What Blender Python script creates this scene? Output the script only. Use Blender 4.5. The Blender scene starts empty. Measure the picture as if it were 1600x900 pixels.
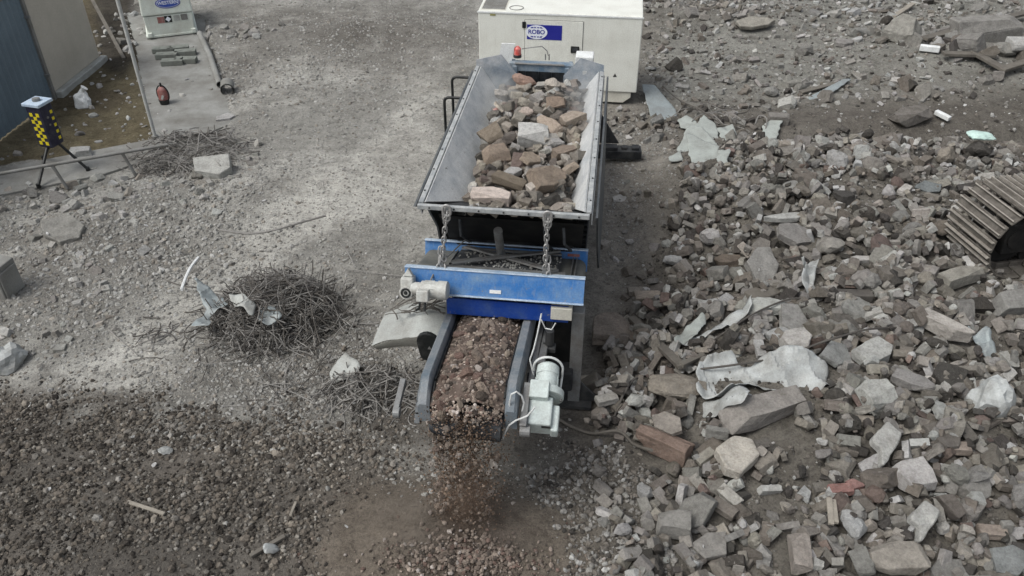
import bpy, bmesh, math, random
import numpy as np
from mathutils import Vector, Matrix, Euler, noise as mnoise

random.seed(7)
rng = np.random.default_rng(7)
S = bpy.context.scene
COL = S.collection
PI = math.pi

# ------------------------------------------------------------------ camera model
F, PITCH, CH = 1300.0, math.radians(36), 6.5
SP, CP = math.sin(PITCH), math.cos(PITCH)

def at(px, py, z=0.0):
    """World point seen at photo pixel px, py (1600x900) at height z."""
    v = py - 450
    d = (CH - z) * F / (F * SP + v * CP)
    return Vector(((px - 800) / F * d, d * (CP - v / F * SP), z))

def proj(x, y, z=0.0):
    """World -> photo pixel (numpy)."""
    dz = CH - z
    d = y * CP + dz * SP
    d = np.maximum(d, 0.2)
    v = (dz * CP - y * SP) / d * F
    return 800 + x / d * F, 450 + v

cam = bpy.data.cameras.new("camera")
cam.sensor_width = 36
cam.lens = 36 * F / 1600
cam.clip_start, cam.clip_end = 0.05, 3000
camo = bpy.data.objects.new("camera", cam)
COL.objects.link(camo)
camo.location = (0, 0, CH)
camo.rotation_euler = (PI / 2 - PITCH, 0, 0)
S.camera = camo

# ------------------------------------------------------------------ numpy noise
_LAT = np.random.default_rng(3).random((8, 256, 256))

def vnoise(x, y, scale, seed=0):
    x = np.asarray(x, float) / scale + 37.3 * seed + 500
    y = np.asarray(y, float) / scale + 11.7 * seed + 500
    xi, yi = np.floor(x).astype(int), np.floor(y).astype(int)
    fx, fy = x - xi, y - yi
    fx, fy = fx * fx * (3 - 2 * fx), fy * fy * (3 - 2 * fy)
    L = _LAT[seed % 8]
    g = lambda a, b: L[a & 255, b & 255]
    return (g(xi, yi) * (1 - fx) + g(xi + 1, yi) * fx) * (1 - fy) + (g(xi, yi + 1) * (1 - fx) + g(xi + 1, yi + 1) * fx) * fy

def fbm(x, y, scale, octv=4, seed=0):
    t, a, n = 0, 1.0, 0
    for k in range(octv):
        t = t + a * vnoise(x, y, scale / 2 ** k, seed + k)
        n += a
        a *= 0.55
    return t / n * 2 - 1

def sstep(a, b, x):
    t = np.clip((x - a) / (b - a), 0, 1)
    return t * t * (3 - 2 * t)

def inpoly(px, py, poly):
    px, py = np.asarray(px, float), np.asarray(py, float)
    r = np.zeros(px.shape, bool)
    n = len(poly)
    for i in range(n):
        x1, y1 = poly[i]
        x2, y2 = poly[(i + 1) % n]
        if y1 == y2:
            continue
        c = ((y1 > py) != (y2 > py)) & (px < (x2 - x1) * (py - y1) / (y2 - y1) + x1)
        r ^= c
    return r

# ------------------------------------------------------------------ zones (outlines on the ground, traced in photo pixels)
Z_HEAP = [(985, 480), (1020, 400), (1060, 300), (1050, 215), (1120, 225), (1230, 215), (1330, 205), (1480, 150), (1700, 120),
          (2300, 100), (2600, 1300), (830, 1300), (830, 900), (860, 780), (880, 700), (900, 630), (925, 560), (935, 500)]
Z_NEARGRAVEL = [(830, 1200), (835, 860), (835, 760), (880, 690), (990, 700), (1040, 800), (1060, 900), (1060, 1200)]
Z_FAR = [(1000, -400), (2400, -400), (2400, 110), (1500, 140), (1330, 150), (1190, 160), (1010, 160)]
Z_DARK = [(-600, 590), (0, 596), (120, 615), (260, 650), (400, 640), (470, 655), (560, 690), (590, 760), (600, 870), (780, 860), (840, 1000), (840, 1300), (-900, 1300)]
Z_LEFT = [(-500, 300), (0, 300), (120, 285), (240, 230), (330, 190), (400, 195), (400, 260), (330, 330), (230, 400), (160, 480), (60, 560), (-500, 600)]
Z_GRASS = [(-900, 330), (0, 262), (95, 245), (243, 216), (235, 140), (205, 60), (185, -300), (-900, -300)]
Z_PATH = [(198, 20), (320, 30), (352, 150), (362, 190), (310, 225), (246, 216), (222, 130)]
Z_KERB = [(-300, 318), (0, 262), (243, 216), (300, 226), (250, 250), (170, 290), (60, 300), (0, 318), (-300, 380)]

def soft(px, py, poly, w, n1):
    """Polygon membership with a ragged noise edge: jitter the test point."""
    return inpoly(px + (n1 - 0.5) * w, py + (vnoise(px, py, 60, 5) - 0.5) * w * 0.7, poly)

_OFF = np.random.default_rng(5).normal(0, 1, (18, 2))
def spoly(px, py, poly, sigma):
    t = 0
    for a, b in _OFF: t = t + inpoly(px + a * sigma, py + b * sigma * .6, poly)
    return t / len(_OFF)

# ------------------------------------------------------------------ machine frame
MO = Vector((-0.08, 6.85, 0))
MYAW = math.radians(-7)
MM = Matrix.Translation(MO) @ Matrix.Rotation(MYAW, 4, 'Z')
MI = MM.inverted()

def mw(u, w, z=0):
    return MM @ Vector((u, w, z))

def to_local(x, y):
    c, s = math.cos(MYAW), math.sin(MYAW)
    dx, dy = x - MO.x, y - MO.y
    return dx * c + dy * s, -dx * s + dy * c

def ray_u(px, py, u):
    """Machine-frame point seen at px,py in the plane u = const."""
    o = MI @ Vector((0, 0, CH))
    t = MI @ at(px, py, 0)
    k = (u - o.x) / (t.x - o.x)
    return o + (t - o) * k

def ray_w(px, py, w):
    o = MI @ Vector((0, 0, CH))
    t = MI @ at(px, py, 0)
    k = (w - o.y) / (t.y - o.y)
    return o + (t - o) * k

# ------------------------------------------------------------------ terrain
def gauss(x, y, cx, cy, sx, sy, rot=0):
    c, s = math.cos(rot), math.sin(rot)
    dx, dy = x - cx, y - cy
    a, b = dx * c + dy * s, -dx * s + dy * c
    return np.exp(-0.5 * ((a / sx) ** 2 + (b / sy) ** 2))

def terr0(x, y):
    x, y = np.asarray(x, float), np.asarray(y, float)
    z = 0.05 * fbm(x, y, 3.0, 3, 1)
    # heap to the right of the crusher
    z = z + 0.68 * gauss(x, y, 5.4, 9.6, 2.0, 1.6) + 0.38 * gauss(x, y, 4.6, 11.8, 2.2, 0.9, 0.25)
    z = z + 0.45 * gauss(x, y, 3.8, 6.2, 1.5, 1.2) + 0.22 * gauss(x, y, 2.1, 7.4, 0.8, 0.9)
    # dug trench behind the heap with a steep far bank
    xm = sstep(3.6, 4.8, x) * (1 - sstep(9.0, 11.0, x))
    yy = y - 0.12 * (x - 6) - 13.35 + 0.25 * fbm(x, y, 1.3, 2, 4)
    z = z - 0.45 * xm * np.where(yy < 0, np.exp(-(yy / 0.7) ** 2), np.exp(-(yy / 0.38) ** 2))
    # crushed material heaps
    z = z + 0.42 * gauss(x, y, -4.3, 4.3, 1.9, 1.1, 0.2) + 0.14 * gauss(x, y, -2.2, 5.2, 1.0, 0.7)
    r = np.sqrt(((x + 0.55) / 1.15) ** 2 + ((y - 4.75) / 1.0) ** 2)
    z = z + 0.30 * np.clip(1 - r / 1.05, 0, 1) ** 0.9
    z = z + 0.22 * gauss(x, y, 0.9, 4.6, 0.55, 0.55)
    z = z + 0.12 * gauss(x, y, -3.1, 8.2, 0.9, 0.7)
    # bank of debris by the rail, small bank behind
    z = z + 0.16 * gauss(x, y, -5.0, 11.3, 1.6, 0.6, 0.4) + 0.22 * gauss(x, y, -3.6, 18.6, 3.0, 0.7, 0.1)
    z = z + 0.35 * gauss(x, y, 9.2, 17.0, 1.6, 1.1) + 0.30 * gauss(x, y, 4.4, 19.6, 2.2, 0.7)
    m = gauss(x, y, 7.0, 9.1, 1.0, .55); z = z * (1 - m) + .44 * m
    # keep the crusher, generator and concrete stand level
    u, w = to_local(x, y)
    m = np.clip(1 - np.maximum(np.abs(u) - 1.3, 0) / 0.7, 0, 1) * sstep(-0.9, 0.2, w) * (1 - sstep(10.2, 11.2, w))
    z = z * (1 - m)
    px, py = proj(x, y, 0)
    flat = (inpoly(px, py, Z_PATH) | inpoly(px, py, Z_KERB)) & (y < 26) & (x < -4)
    z = np.where(flat, -0.03, z)
    return z

def terr(x, y):
    x, y = np.asarray(x, float), np.asarray(y, float)
    px, py = proj(x, y, 0)
    z = terr0(x, y)
    near = 1 - sstep(24, 34, np.hypot(x, y))
    rough = np.where(inpoly(px, py, Z_HEAP), 1.6, np.where(inpoly(px, py, Z_DARK), 1.0, 0.75))
    cover = (inpoly(px, py, Z_PATH) | inpoly(px, py, Z_KERB)) & (x < -4)
    rough = np.where(cover, 0.0, rough)
    z = z + near * rough * (0.022 * fbm(x, y, 0.55, 3, 2) + 0.011 * fbm(x, y, 0.14, 2, 6))
    # wheel ruts across the pale dust
    rut = np.sin((x * 0.80 - y * 0.60) * 9.0 + 2.2 * fbm(x, y, 2.0, 2, 3)) * gauss(x, y, -3.9, 9.4, 4.0, 0.9, 0.95)
    return z + near * 0.014 * rut

def gp(px, py, dz=0.0):
    """Ground point seen at photo pixel."""
    z = 0.0
    for _ in range(6):
        p = at(px, py, z)
        z = float(terr0(p.x, p.y))
    p = at(px, py, z)
    return Vector((p.x, p.y, float(terr(p.x, p.y)) + dz))

# ------------------------------------------------------------------ materials
MATS = {}

def mat(name):
    m = bpy.data.materials.new(name)
    m.use_nodes = True
    nt = m.node_tree
    b = nt.nodes["Principled BSDF"]
    MATS[name] = m
    return m, nt, b

def N(nt, t, **kw):
    n = nt.nodes.new(t)
    for k, v in kw.items():
        if k in n.inputs:
            n.inputs[k].default_value = v
        else:
            setattr(n, k, v)
    return n

def ramp(nt, fac, stops):
    r = nt.nodes.new("ShaderNodeValToRGB")
    e = r.color_ramp.elements
    while len(e) < len(stops):
        e.new(0.5)
    for i, (p, c) in enumerate(stops):
        e[i].position = p
        e[i].color = (*c, 1) if len(c) == 3 else c
    nt.links.new(fac, r.inputs[0])
    return r

def mix(nt, a, b, fac, kind='MIX'):
    m = nt.nodes.new("ShaderNodeMix")
    m.data_type = 'RGBA'
    m.blend_type = kind
    for sock, v in ((m.inputs[0], fac), (m.inputs[6], a), (m.inputs[7], b)):
        if isinstance(v, (int, float)):
            sock.default_value = v
        elif isinstance(v, tuple):
            sock.default_value = (*v, 1) if len(v) == 3 else v
        else:
            nt.links.new(v, sock)
    return m.outputs[2]

def noise_tex(nt, scale, detail=4, rough=0.6, coord=None, kind="ShaderNodeTexNoise"):
    n = nt.nodes.new(kind)
    n.inputs["Scale"].default_value = scale
    if "Detail" in n.inputs:
        n.inputs["Detail"].default_value = detail
    if "Roughness" in n.inputs:
        n.inputs["Roughness"].default_value = rough
    if coord is None:
        coord = nt.nodes.new("ShaderNodeTexCoord").outputs["Object"]
    nt.links.new(coord, n.inputs["Vector"])
    return n

def bump(nt, b, h, strength, dist):
    bp = nt.nodes.new("ShaderNodeBump")
    bp.inputs["Strength"].default_value = strength
    bp.inputs["Distance"].default_value = dist
    nt.links.new(h, bp.inputs["Height"])
    nt.links.new(bp.outputs[0], b.inputs["Normal"])

def worn(name, base, dirt, amount=0.45, scale=6.0, rough=0.6, metal=0.0, b_str=0.25, streak=None, fine=60.0, chips=None):
    """Painted or bare surface with blotchy dust, scuffs and fine grain."""
    m, nt, b = mat(name)
    co = nt.nodes.new("ShaderNodeTexCoord").outputs["Object"]
    n1 = noise_tex(nt, scale, 6, 0.65, co)
    n2 = noise_tex(nt, fine, 3, 0.6, co)
    r1 = ramp(nt, n1.outputs[0], [(max(0, 0.62 - amount * 0.5), (0, 0, 0)), (min(1, 0.86 - amount * 0.3), (1, 1, 1))])
    c = mix(nt, base, dirt, r1.outputs[0])
    r2 = ramp(nt, n2.outputs[0], [(0.3, (0.86, 0.86, 0.86)), (0.7, (1.1, 1.1, 1.1))])
    c = mix(nt, c, r2.outputs[0], 1.0, 'MULTIPLY')
    if streak:
        mp = nt.nodes.new("ShaderNodeMapping")
        mp.inputs["Scale"].default_value = (30, 30, 1.2)
        nt.links.new(co, mp.inputs[0])
        n3 = noise_tex(nt, 1.0, 4, 0.6, mp.outputs[0])
        r3 = ramp(nt, n3.outputs[0], [(0.55, (0, 0, 0)), (0.75, (1, 1, 1))])
        mu = nt.nodes.new("ShaderNodeMath"); mu.operation = 'MULTIPLY'; mu.inputs[1].default_value = 0.55
        nt.links.new(r3.outputs[0], mu.inputs[0])
        c = mix(nt, c, streak, mu.outputs[0])
    if chips:
        n4 = noise_tex(nt, 17, 6, 0.75, co)
        r4 = ramp(nt, n4.outputs[0], [(0.63, (0, 0, 0)), (0.66, (.9, .9, .9))])
        c = mix(nt, c, chips, r4.outputs[0])
    nt.links.new(c, b.inputs["Base Color"])
    b.inputs["Roughness"].default_value = rough
    b.inputs["Metallic"].default_value = metal
    b.inputs["Specular IOR Level"].default_value = 0.3
    bump(nt, b, n2.outputs[0], b_str, 0.004)
    return m

def rubble_mat(name, source):
    """Broken masonry: colour of the piece (object colour or attribute), mortar smears, grit and pits."""
    m, nt, b = mat(name)
    co = nt.nodes.new("ShaderNodeTexCoord").outputs["Object"]
    if source == 'object':
        oi = nt.nodes.new("ShaderNodeObjectInfo")
        base = oi.outputs["Color"]
        add = nt.nodes.new("ShaderNodeVectorMath"); add.operation = 'ADD'
        sc = nt.nodes.new("ShaderNodeVectorMath"); sc.operation = 'SCALE'
        sc.inputs[0].default_value = (37, 91, 53)
        nt.links.new(oi.outputs["Random"], sc.inputs["Scale"])
        nt.links.new(co, add.inputs[0]); nt.links.new(sc.outputs[0], add.inputs[1])
        co = add.outputs[0]
    else:
        at_ = nt.nodes.new("ShaderNodeAttribute"); at_.attribute_name = "Col"
        base = at_.outputs["Color"]
    n1 = noise_tex(nt, 7, 5, 0.65, co)
    n2 = noise_tex(nt, 38, 8, 0.8, co)
    n3 = noise_tex(nt, 21, 4, 0.7, co)
    r1 = ramp(nt, n1.outputs[0], [(0.30, (0.70, 0.69, 0.68)), (0.5, (0.98, 0.98, 0.98)), (0.72, (1.22, 1.22, 1.21))])
    c = mix(nt, base, r1.outputs[0], 1.0, 'MULTIPLY')
    rm = ramp(nt, n3.outputs[0], [(0.56, (0, 0, 0)), (0.72, (0.30, 0.30, 0.30))])
    c = mix(nt, c, (0.26, 0.255, 0.24), rm.outputs[0])
    r2 = ramp(nt, n2.outputs[0], [(0.28, (0.60, 0.59, 0.58)), (0.5, (1.0, 1.0, 1.0)), (0.72, (1.32, 1.32, 1.32))])
    c = mix(nt, c, r2.outputs[0], 1.0, 'MULTIPLY')
    nt.links.new(c, b.inputs["Base Color"])
    b.inputs["Roughness"].default_value = 0.95
    b.inputs["Specular IOR Level"].default_value = 0.12
    ad = nt.nodes.new("ShaderNodeMath"); ad.operation = 'ADD'
    nt.links.new(n2.outputs[0], ad.inputs[0]); nt.links.new(n3.outputs[0], ad.inputs[1])
    bump(nt, b, ad.outputs[0], 0.9, 0.016)
    return m

M_RUB = rubble_mat("rubble piece", 'object')
M_RUBS = rubble_mat("rubble loose", 'attr')

def ground_mat():
    m, nt, b = mat("demolition ground")
    co = nt.nodes.new("ShaderNodeTexCoord").outputs["Object"]
    a = nt.nodes.new("ShaderNodeAttribute"); a.attribute_name = "Col"
    n0 = noise_tex(nt, 0.7, 5, 0.6, co)
    n1 = noise_tex(nt, 4.5, 6, 0.7, co)
    n2 = noise_tex(nt, 38, 5, 0.75, co)
    v = noise_tex(nt, 26, coord=co, kind="ShaderNodeTexVoronoi")
    c = mix(nt, a.outputs["Color"], ramp(nt, n0.outputs[0], [(0.3, (0.82, 0.81, 0.80)), (0.7, (1.16, 1.16, 1.16))]).outputs[0], 1.0, 'MULTIPLY')
    c = mix(nt, c, ramp(nt, n1.outputs[0], [(0.28, (0.62, 0.61, 0.6)), (0.5, (1, 1, 1)), (0.75, (1.24, 1.24, 1.23))]).outputs[0], 1.0, 'MULTIPLY')
    c = mix(nt, c, ramp(nt, n2.outputs[0], [(0.3, (0.68, 0.67, 0.66)), (0.5, (1, 1, 1)), (0.72, (1.30, 1.30, 1.29))]).outputs[0], 1.0, 'MULTIPLY')
    sep = nt.nodes.new("ShaderNodeSeparateColor")
    nt.links.new(v.outputs["Color"], sep.inputs[0])
    c = mix(nt, c, ramp(nt, sep.outputs[0], [(0.0, (0.8, 0.8, 0.8)), (0.85, (1.08, 1.08, 1.08)), (0.93, (1.4, 1.4, 1.38))]).outputs[0], 0.8, 'MULTIPLY')
    nt.links.new(c, b.inputs["Base Color"])
    b.inputs["Roughness"].default_value = 1.0
    b.inputs["Specular IOR Level"].default_value = 0.08
    ad = nt.nodes.new("ShaderNodeMath"); ad.operation = 'ADD'
    nt.links.new(n2.outputs[0], ad.inputs[0]); nt.links.new(n1.outputs[0], ad.inputs[1])
    bump(nt, b, ad.outputs[0], 0.8, 0.03)
    return m

M_GROUND = ground_mat()
M_CONC = worn("dusty concrete", (0.29, 0.295, 0.28), (0.155, 0.15, 0.135), 0.62, 1.6, 0.95, 0, 0.4, chips=(.20, .195, .18))
M_CREAM = worn("cream paint", (0.72, 0.73, 0.67), (0.60, 0.60, 0.54), 0.35, 2.2, 0.42, 0, 0.05, streak=(0.58, 0.57, 0.51))
M_CREAM2 = worn("cream paint base", (0.62, 0.61, 0.53), (0.48, 0.46, 0.40), 0.5, 3, 0.5, 0, 0.08)
M_BLACK = worn("black plastic", (0.012, 0.014, 0.014), (0.05, 0.05, 0.048), 0.3, 9, 0.45)
M_RUBBER = worn("dusty black rubber", (0.025, 0.028, 0.032), (0.10, 0.105, 0.11), 0.45, 7, 0.7, 0, 0.3)
M_SKIRT = worn("blue grey rubber skirt", (0.115, 0.145, 0.17), (0.23, 0.24, 0.245), 0.6, 5, 0.6, 0, 0.2, streak=(.26, .26, .25))
M_DARKST = worn("dark machine steel", (0.022, 0.024, 0.027), (0.085, 0.085, 0.082), 0.45, 4, 0.6, 0.2, 0.2)
M_PLATE = worn("blue grey side plate", (0.06, 0.072, 0.082), (0.15, 0.155, 0.155), 0.55, 3, 0.55, 0.2, 0.15, streak=(0.16, 0.16, 0.155))
M_GALV = worn("dusty galvanised steel", (0.24, 0.25, 0.25), (0.16, 0.15, 0.14), 0.55, 6, 0.55, 0.35, 0.2)
M_HOP = worn("hopper steel under dust", (0.55, 0.56, 0.55), (0.34, 0.365, 0.38), 0.40, 3.2, 0.7, 0.1, 0.2, streak=(0.33, 0.33, 0.32), chips=(.20, .19, .18))
M_HOPW = worn("hopper wing blue grey", (0.12, 0.15, 0.18), (0.30, 0.31, 0.315), 0.55, 4, 0.6, 0.1, 0.2)
M_JAW = worn("dusty blue steel", (0.10, 0.165, 0.235), (0.33, 0.36, 0.38), 0.55, 7, 0.6, 0.1, 0.2, streak=(.32, .34, .35))
M_LIP = worn("whitened steel lip", (0.43, 0.44, 0.43), (0.24, 0.26, 0.27), 0.55, 9, 0.65, 0.1, 0.3)
M_BLUE = worn("bright blue paint", (0.035, 0.155, 0.42), (0.16, 0.27, 0.42), 0.50, 4.5, 0.45, 0, 0.08, streak=(0.24, 0.29, 0.35), chips=(.20, .20, .19))
M_BLUED = worn("deep blue paint", (0.012, 0.055, 0.30), (0.06, 0.11, 0.28), 0.45, 6, 0.4, 0, 0.08, chips=(.22, .22, .22))
M_FLANGE = worn("pale blue flange", (0.48, 0.56, 0.64), (0.25, 0.36, 0.50), 0.45, 9, 0.55, 0, 0.1)
M_BELTTOP = worn("greenish dusty belt", (0.085, 0.09, 0.085), (0.16, 0.16, 0.145), 0.6, 5, 0.8, 0, 0.3)
M_CHAIN = worn("bright chain steel", (0.42, 0.42, 0.41), (0.24, 0.23, 0.22), 0.5, 30, 0.5, 0.4, 0.1)
M_MOTOR = worn("pale grey motor paint", (0.50, 0.51, 0.48), (0.34, 0.33, 0.30), 0.5, 12, 0.5, 0, 0.1)
M_MOTOR2 = worn("pale mint grey motor paint", (0.50, 0.56, 0.54), (0.38, 0.41, 0.39), 0.45, 10, 0.5, 0, 0.1)
M_CHUTE = worn("pale grey sheet steel", (0.40, 0.42, 0.40), (0.27, 0.27, 0.25), 0.55, 4, 0.6, 0.1, 0.15)
M_CHUTE2 = worn("beige grey steel edge", (0.25, 0.25, 0.22), (0.18, 0.17, 0.15), 0.5, 5, 0.7, 0, 0.2)
M_WHITE = worn("white plastic", (0.72, 0.74, 0.73), (0.55, 0.56, 0.54), 0.35, 8, 0.5, 0, 0.05)
M_WHITEC = worn("dusty white cable", (0.62, 0.64, 0.63), (0.45, 0.45, 0.43), 0.4, 20, 0.5, 0, 0.05)
M_RED = worn("faded red", (0.24, 0.055, 0.045), (0.30, 0.19, 0.175), 0.6, 14, 0.5, 0, 0.1)
M_BEACON = worn("red beacon plastic", (0.60, 0.10, 0.08), (0.62, 0.35, 0.33), 0.4, 14, 0.4, 0, 0.05)
M_NAVY = worn("navy sign", (0.022, 0.026, 0.26), (0.03, 0.034, 0.28), 0.3, 6, 0.4, 0, 0.0)
M_SIGNW = worn("white sign", (0.76, 0.80, 0.85), (0.70, 0.73, 0.78), 0.3, 6, 0.4, 0, 0.0)
M_STEELB = worn("blue grey cladding", (0.15, 0.20, 0.235), (0.12, 0.16, 0.19), 0.5, 1.6, 0.55, 0.05, 0.1)
M_STEELC = worn("cream cladding", (0.47, 0.44, 0.375), (0.40, 0.375, 0.315), 0.5, 1.5, 0.6, 0, 0.1)
M_POST = worn("grey post", (0.22, 0.22, 0.21), (0.14, 0.135, 0.12), 0.5, 6, 0.7, 0.2, 0.15)
M_POSTW = worn("pale pole", (0.48, 0.49, 0.47), (0.32, 0.32, 0.30), 0.5, 4, 0.6, 0, 0.1)
M_TANK = worn("tank white", (0.62, 0.67, 0.61), (0.47, 0.48, 0.42), 0.45, 2.5, 0.5, 0, 0.08, streak=(0.48, 0.48, 0.42))
M_YEL = worn("yellow reflective", (0.70, 0.58, 0.02), (0.5, 0.42, 0.05), 0.35, 20, 0.4, 0, 0.0)
M_BOXN = worn("dark navy plastic", (0.018, 0.018, 0.038), (0.05, 0.05, 0.065), 0.4, 8, 0.5, 0, 0.05)
M_WIRE = worn("rusty grey wire", (0.19, 0.182, 0.17), (0.30, 0.29, 0.27), 0.5, 3, 0.7, 0.1, 0.2)
M_WIRED = worn("dark rebar", (0.07, 0.064, 0.058), (0.13, 0.12, 0.105), 0.5, 3, 0.7, 0.1, 0.2)
M_WOOD = worn("grey timber", (0.15, 0.138, 0.118), (0.095, 0.086, 0.074), 0.5, 5, 0.9, 0, 0.5)
M_WOODP = worn("pale timber", (0.31, 0.285, 0.24), (0.21, 0.19, 0.16), 0.5, 5, 0.9, 0, 0.5)
M_SHEET = worn("white torn sheet", (0.45, 0.475, 0.47), (0.24, 0.24, 0.225), 0.62, 4.5, 0.6, 0, 0.2)
M_MINT = worn("pale green board", (0.37, 0.40, 0.375), (0.25, 0.262, 0.243), 0.5, 4, 0.8, 0, 0.2)
M_ZINC = worn("grey sheet metal", (0.30, 0.34, 0.345), (0.21, 0.22, 0.215), 0.5, 3, 0.5, 0.2, 0.1)
M_TRACK = worn("muddy track steel", (0.17, 0.158, 0.138), (0.07, 0.062, 0.054), 0.6, 7, 0.75, 0.2, 0.4)
M_TRACKE = worn("worn grouser edge", (0.36, 0.335, 0.295), (0.22, 0.2, 0.175), 0.5, 14, 0.6, 0.3, 0.3)
M_EXC = worn("dark undercarriage", (0.014, 0.014, 0.014), (0.035, 0.033, 0.03), 0.4, 4, 0.8, 0.1, 0.2)
M_EXCY = worn("machine yellow", (0.50, 0.30, 0.03), (0.30, 0.2, 0.07), 0.4, 3, 0.5, 0, 0.1)

# ------------------------------------------------------------------ object helpers
def link(o, parent=None):
    COL.objects.link(o)
    if parent is not None:
        o.parent = parent
    return o

def tag(o, label=None, cat=None, group=None, kind=None):
    if label: o["label"] = label
    if cat: o["category"] = cat
    if group: o["group"] = group
    if kind: o["kind"] = kind
    return o

def empty(name, loc, rz=0.0, label=None, cat=None, group=None):
    o = bpy.data.objects.new(name, None)
    o.empty_display_size = 0.2
    o.location = loc
    o.rotation_euler = (0, 0, rz)
    link(o)
    return tag(o, label, cat, group)

class MB:
    """Collects verts and faces, then links them as one mesh object."""
    def __init__(self):
        self.v, self.f, self.mi = [], [], []

    def add(self, vs, fs, mi=0):
        n = len(self.v)
        self.v += [tuple(p) for p in vs]
        self.f += [tuple(i + n for i in q) for q in fs]
        self.mi += [mi] * len(fs)
        return self

    def box(self, c, s, rot=None, mi=0):
        hx, hy, hz = s[0] / 2, s[1] / 2, s[2] / 2
        vs = [Vector((x, y, z)) for x in (-hx, hx) for y in (-hy, hy) for z in (-hz, hz)]
        if rot is not None:
            if not isinstance(rot, Matrix):
                rot = Euler(rot).to_matrix()
            vs = [rot @ p for p in vs]
        c = Vector(c)
        vs = [p + c for p in vs]
        fs = [(0, 1, 3, 2), (4, 6, 7, 5), (0, 4, 5, 1), (2, 3, 7, 6), (0, 2, 6, 4), (1, 5, 7, 3)]
        return self.add(vs, fs, mi)

    def bar(self, a, b, wd, ht, up=(0, 0, 1), mi=0):
        a, b = Vector(a), Vector(b)
        d = (b - a)
        L = d.length
        d.normalize()
        up = Vector(up)
        if abs(d.dot(up)) > 0.98:
            up = Vector((0, 1, 0))
        x = d.cross(up).normalized()
        z = x.cross(d).normalized()
        m = Matrix((x, d, z)).transposed()
        return self.box((a + b) / 2, (wd, L, ht), m, mi)

    def prism(self, pts, off, mi=0):
        """Closed prism: polygon pts (3-D) extruded by vector off."""
        n = len(pts)
        pts = [Vector(p) for p in pts]
        off = Vector(off)
        vs = pts + [p + off for p in pts]
        fs = [tuple(range(n))[::-1], tuple(range(n, 2 * n))]
        fs += [(i, (i + 1) % n, n + (i + 1) % n, n + i) for i in range(n)]
        return self.add(vs, fs, mi)

    def tube(self, pts, r, seg=6, cap=True, mi=0):
        pts = [Vector(p) for p in pts]
        n = len(pts)
        rs = r if isinstance(r, (list, tuple)) else [r] * n
        vs, fs = [], []
        ref = Vector((0.31, 0.17, 0.93)).normalized()
        x = None
        for i, p in enumerate(pts):
            d = (pts[min(i + 1, n - 1)] - pts[max(i - 1, 0)])
            if d.length < 1e-9:
                d = Vector((0, 0, 1))
            d.normalize()
            if x is None:
                q = ref if abs(d.dot(ref)) < 0.95 else Vector((1, 0, 0))
                x = d.cross(q).normalized()
            else:
                x = (x - d * x.dot(d))
                x = x.normalized() if x.length > 1e-6 else d.orthogonal().normalized()
            y = d.cross(x)
            for k in range(seg):
                a = 2 * PI * k / seg
                vs.append(p + (x * math.cos(a) + y * math.sin(a)) * rs[i])
        for i in range(n - 1):
            for k in range(seg):
                k2 = (k + 1) % seg
                fs.append((i * seg + k, i * seg + k2, (i + 1) * seg + k2, (i + 1) * seg + k))
        if cap:
            fs.append(tuple(range(seg))[::-1])
            fs.append(tuple((n - 1) * seg + k for k in range(seg)))
        return self.add(vs, fs, mi)

    def cyl(self, a, b, r, seg=20, mi=0):
        return self.tube([a, b], r, seg, True, mi)

    def torus(self, c, m, R, r, stretch=0.0, seg=14, sub=6, mi=0):
        """Chain link: torus in the local xy plane of matrix m, stretched along y."""
        pts = []
        for i in range(seg):
            a = 2 * PI * i / seg
            y = math.sin(a) * R
            y += stretch if y > 0 else -stretch
            pts.append((math.cos(a) * R, y, 0))
        vs, fs = [], []
        c = Vector(c)
        for i in range(seg):
            p, q, o = Vector(pts[i]), Vector(pts[(i + 1) % seg]), Vector(pts[i - 1])
            d = (q - o).normalized()
            s = d.cross(Vector((0, 0, 1)))
            for k in range(sub):
                b = 2 * PI * k / sub
                vs.append(c + m @ (p + s * math.cos(b) * r + Vector((0, 0, 1)) * math.sin(b) * r))
        for i in range(seg):
            for k in range(sub):
                j, l = (i + 1) % seg, (k + 1) % sub
                fs.append((i * sub + k, i * sub + l, j * sub + l, j * sub + k))
        return self.add(vs, fs, mi)

    def mesh(self, name, mats):
        me = bpy.data.meshes.new(name)
        me.from_pydata(self.v, [], self.f)
        if not isinstance(mats, (list, tuple)):
            mats = [mats]
        for m in mats:
            me.materials.append(m)
        if len(mats) > 1:
            me.polygons.foreach_set("material_index", self.mi)
        bm = bmesh.new(); bm.from_mesh(me)
        bmesh.ops.recalc_face_normals(bm, faces=bm.faces)
        bm.to_mesh(me); bm.free()
        return me

    def build(self, name, mats, parent=None, bevel=0.0, smooth=False, solid=0.0):
        me = self.mesh(name, mats)
        o = bpy.data.objects.new(name, me)
        link(o, parent)
        if solid:
            md = o.modifiers.new("solid", 'SOLIDIFY'); md.thickness = solid; md.offset = 0
        if bevel:
            md = o.modifiers.new("bevel", 'BEVEL'); md.width = bevel; md.segments = 2
            md.limit_method = 'ANGLE'; md.angle_limit = math.radians(35)
        if smooth:
            me.shade_smooth()
            try:
                md = o.modifiers.new("ws", 'WEIGHTED_NORMAL'); md.keep_sharp = True
                me.set_sharp_from_angle(angle=math.radians(38))
            except Exception:
                pass
        else:
            me.shade_flat()
        return o

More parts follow.
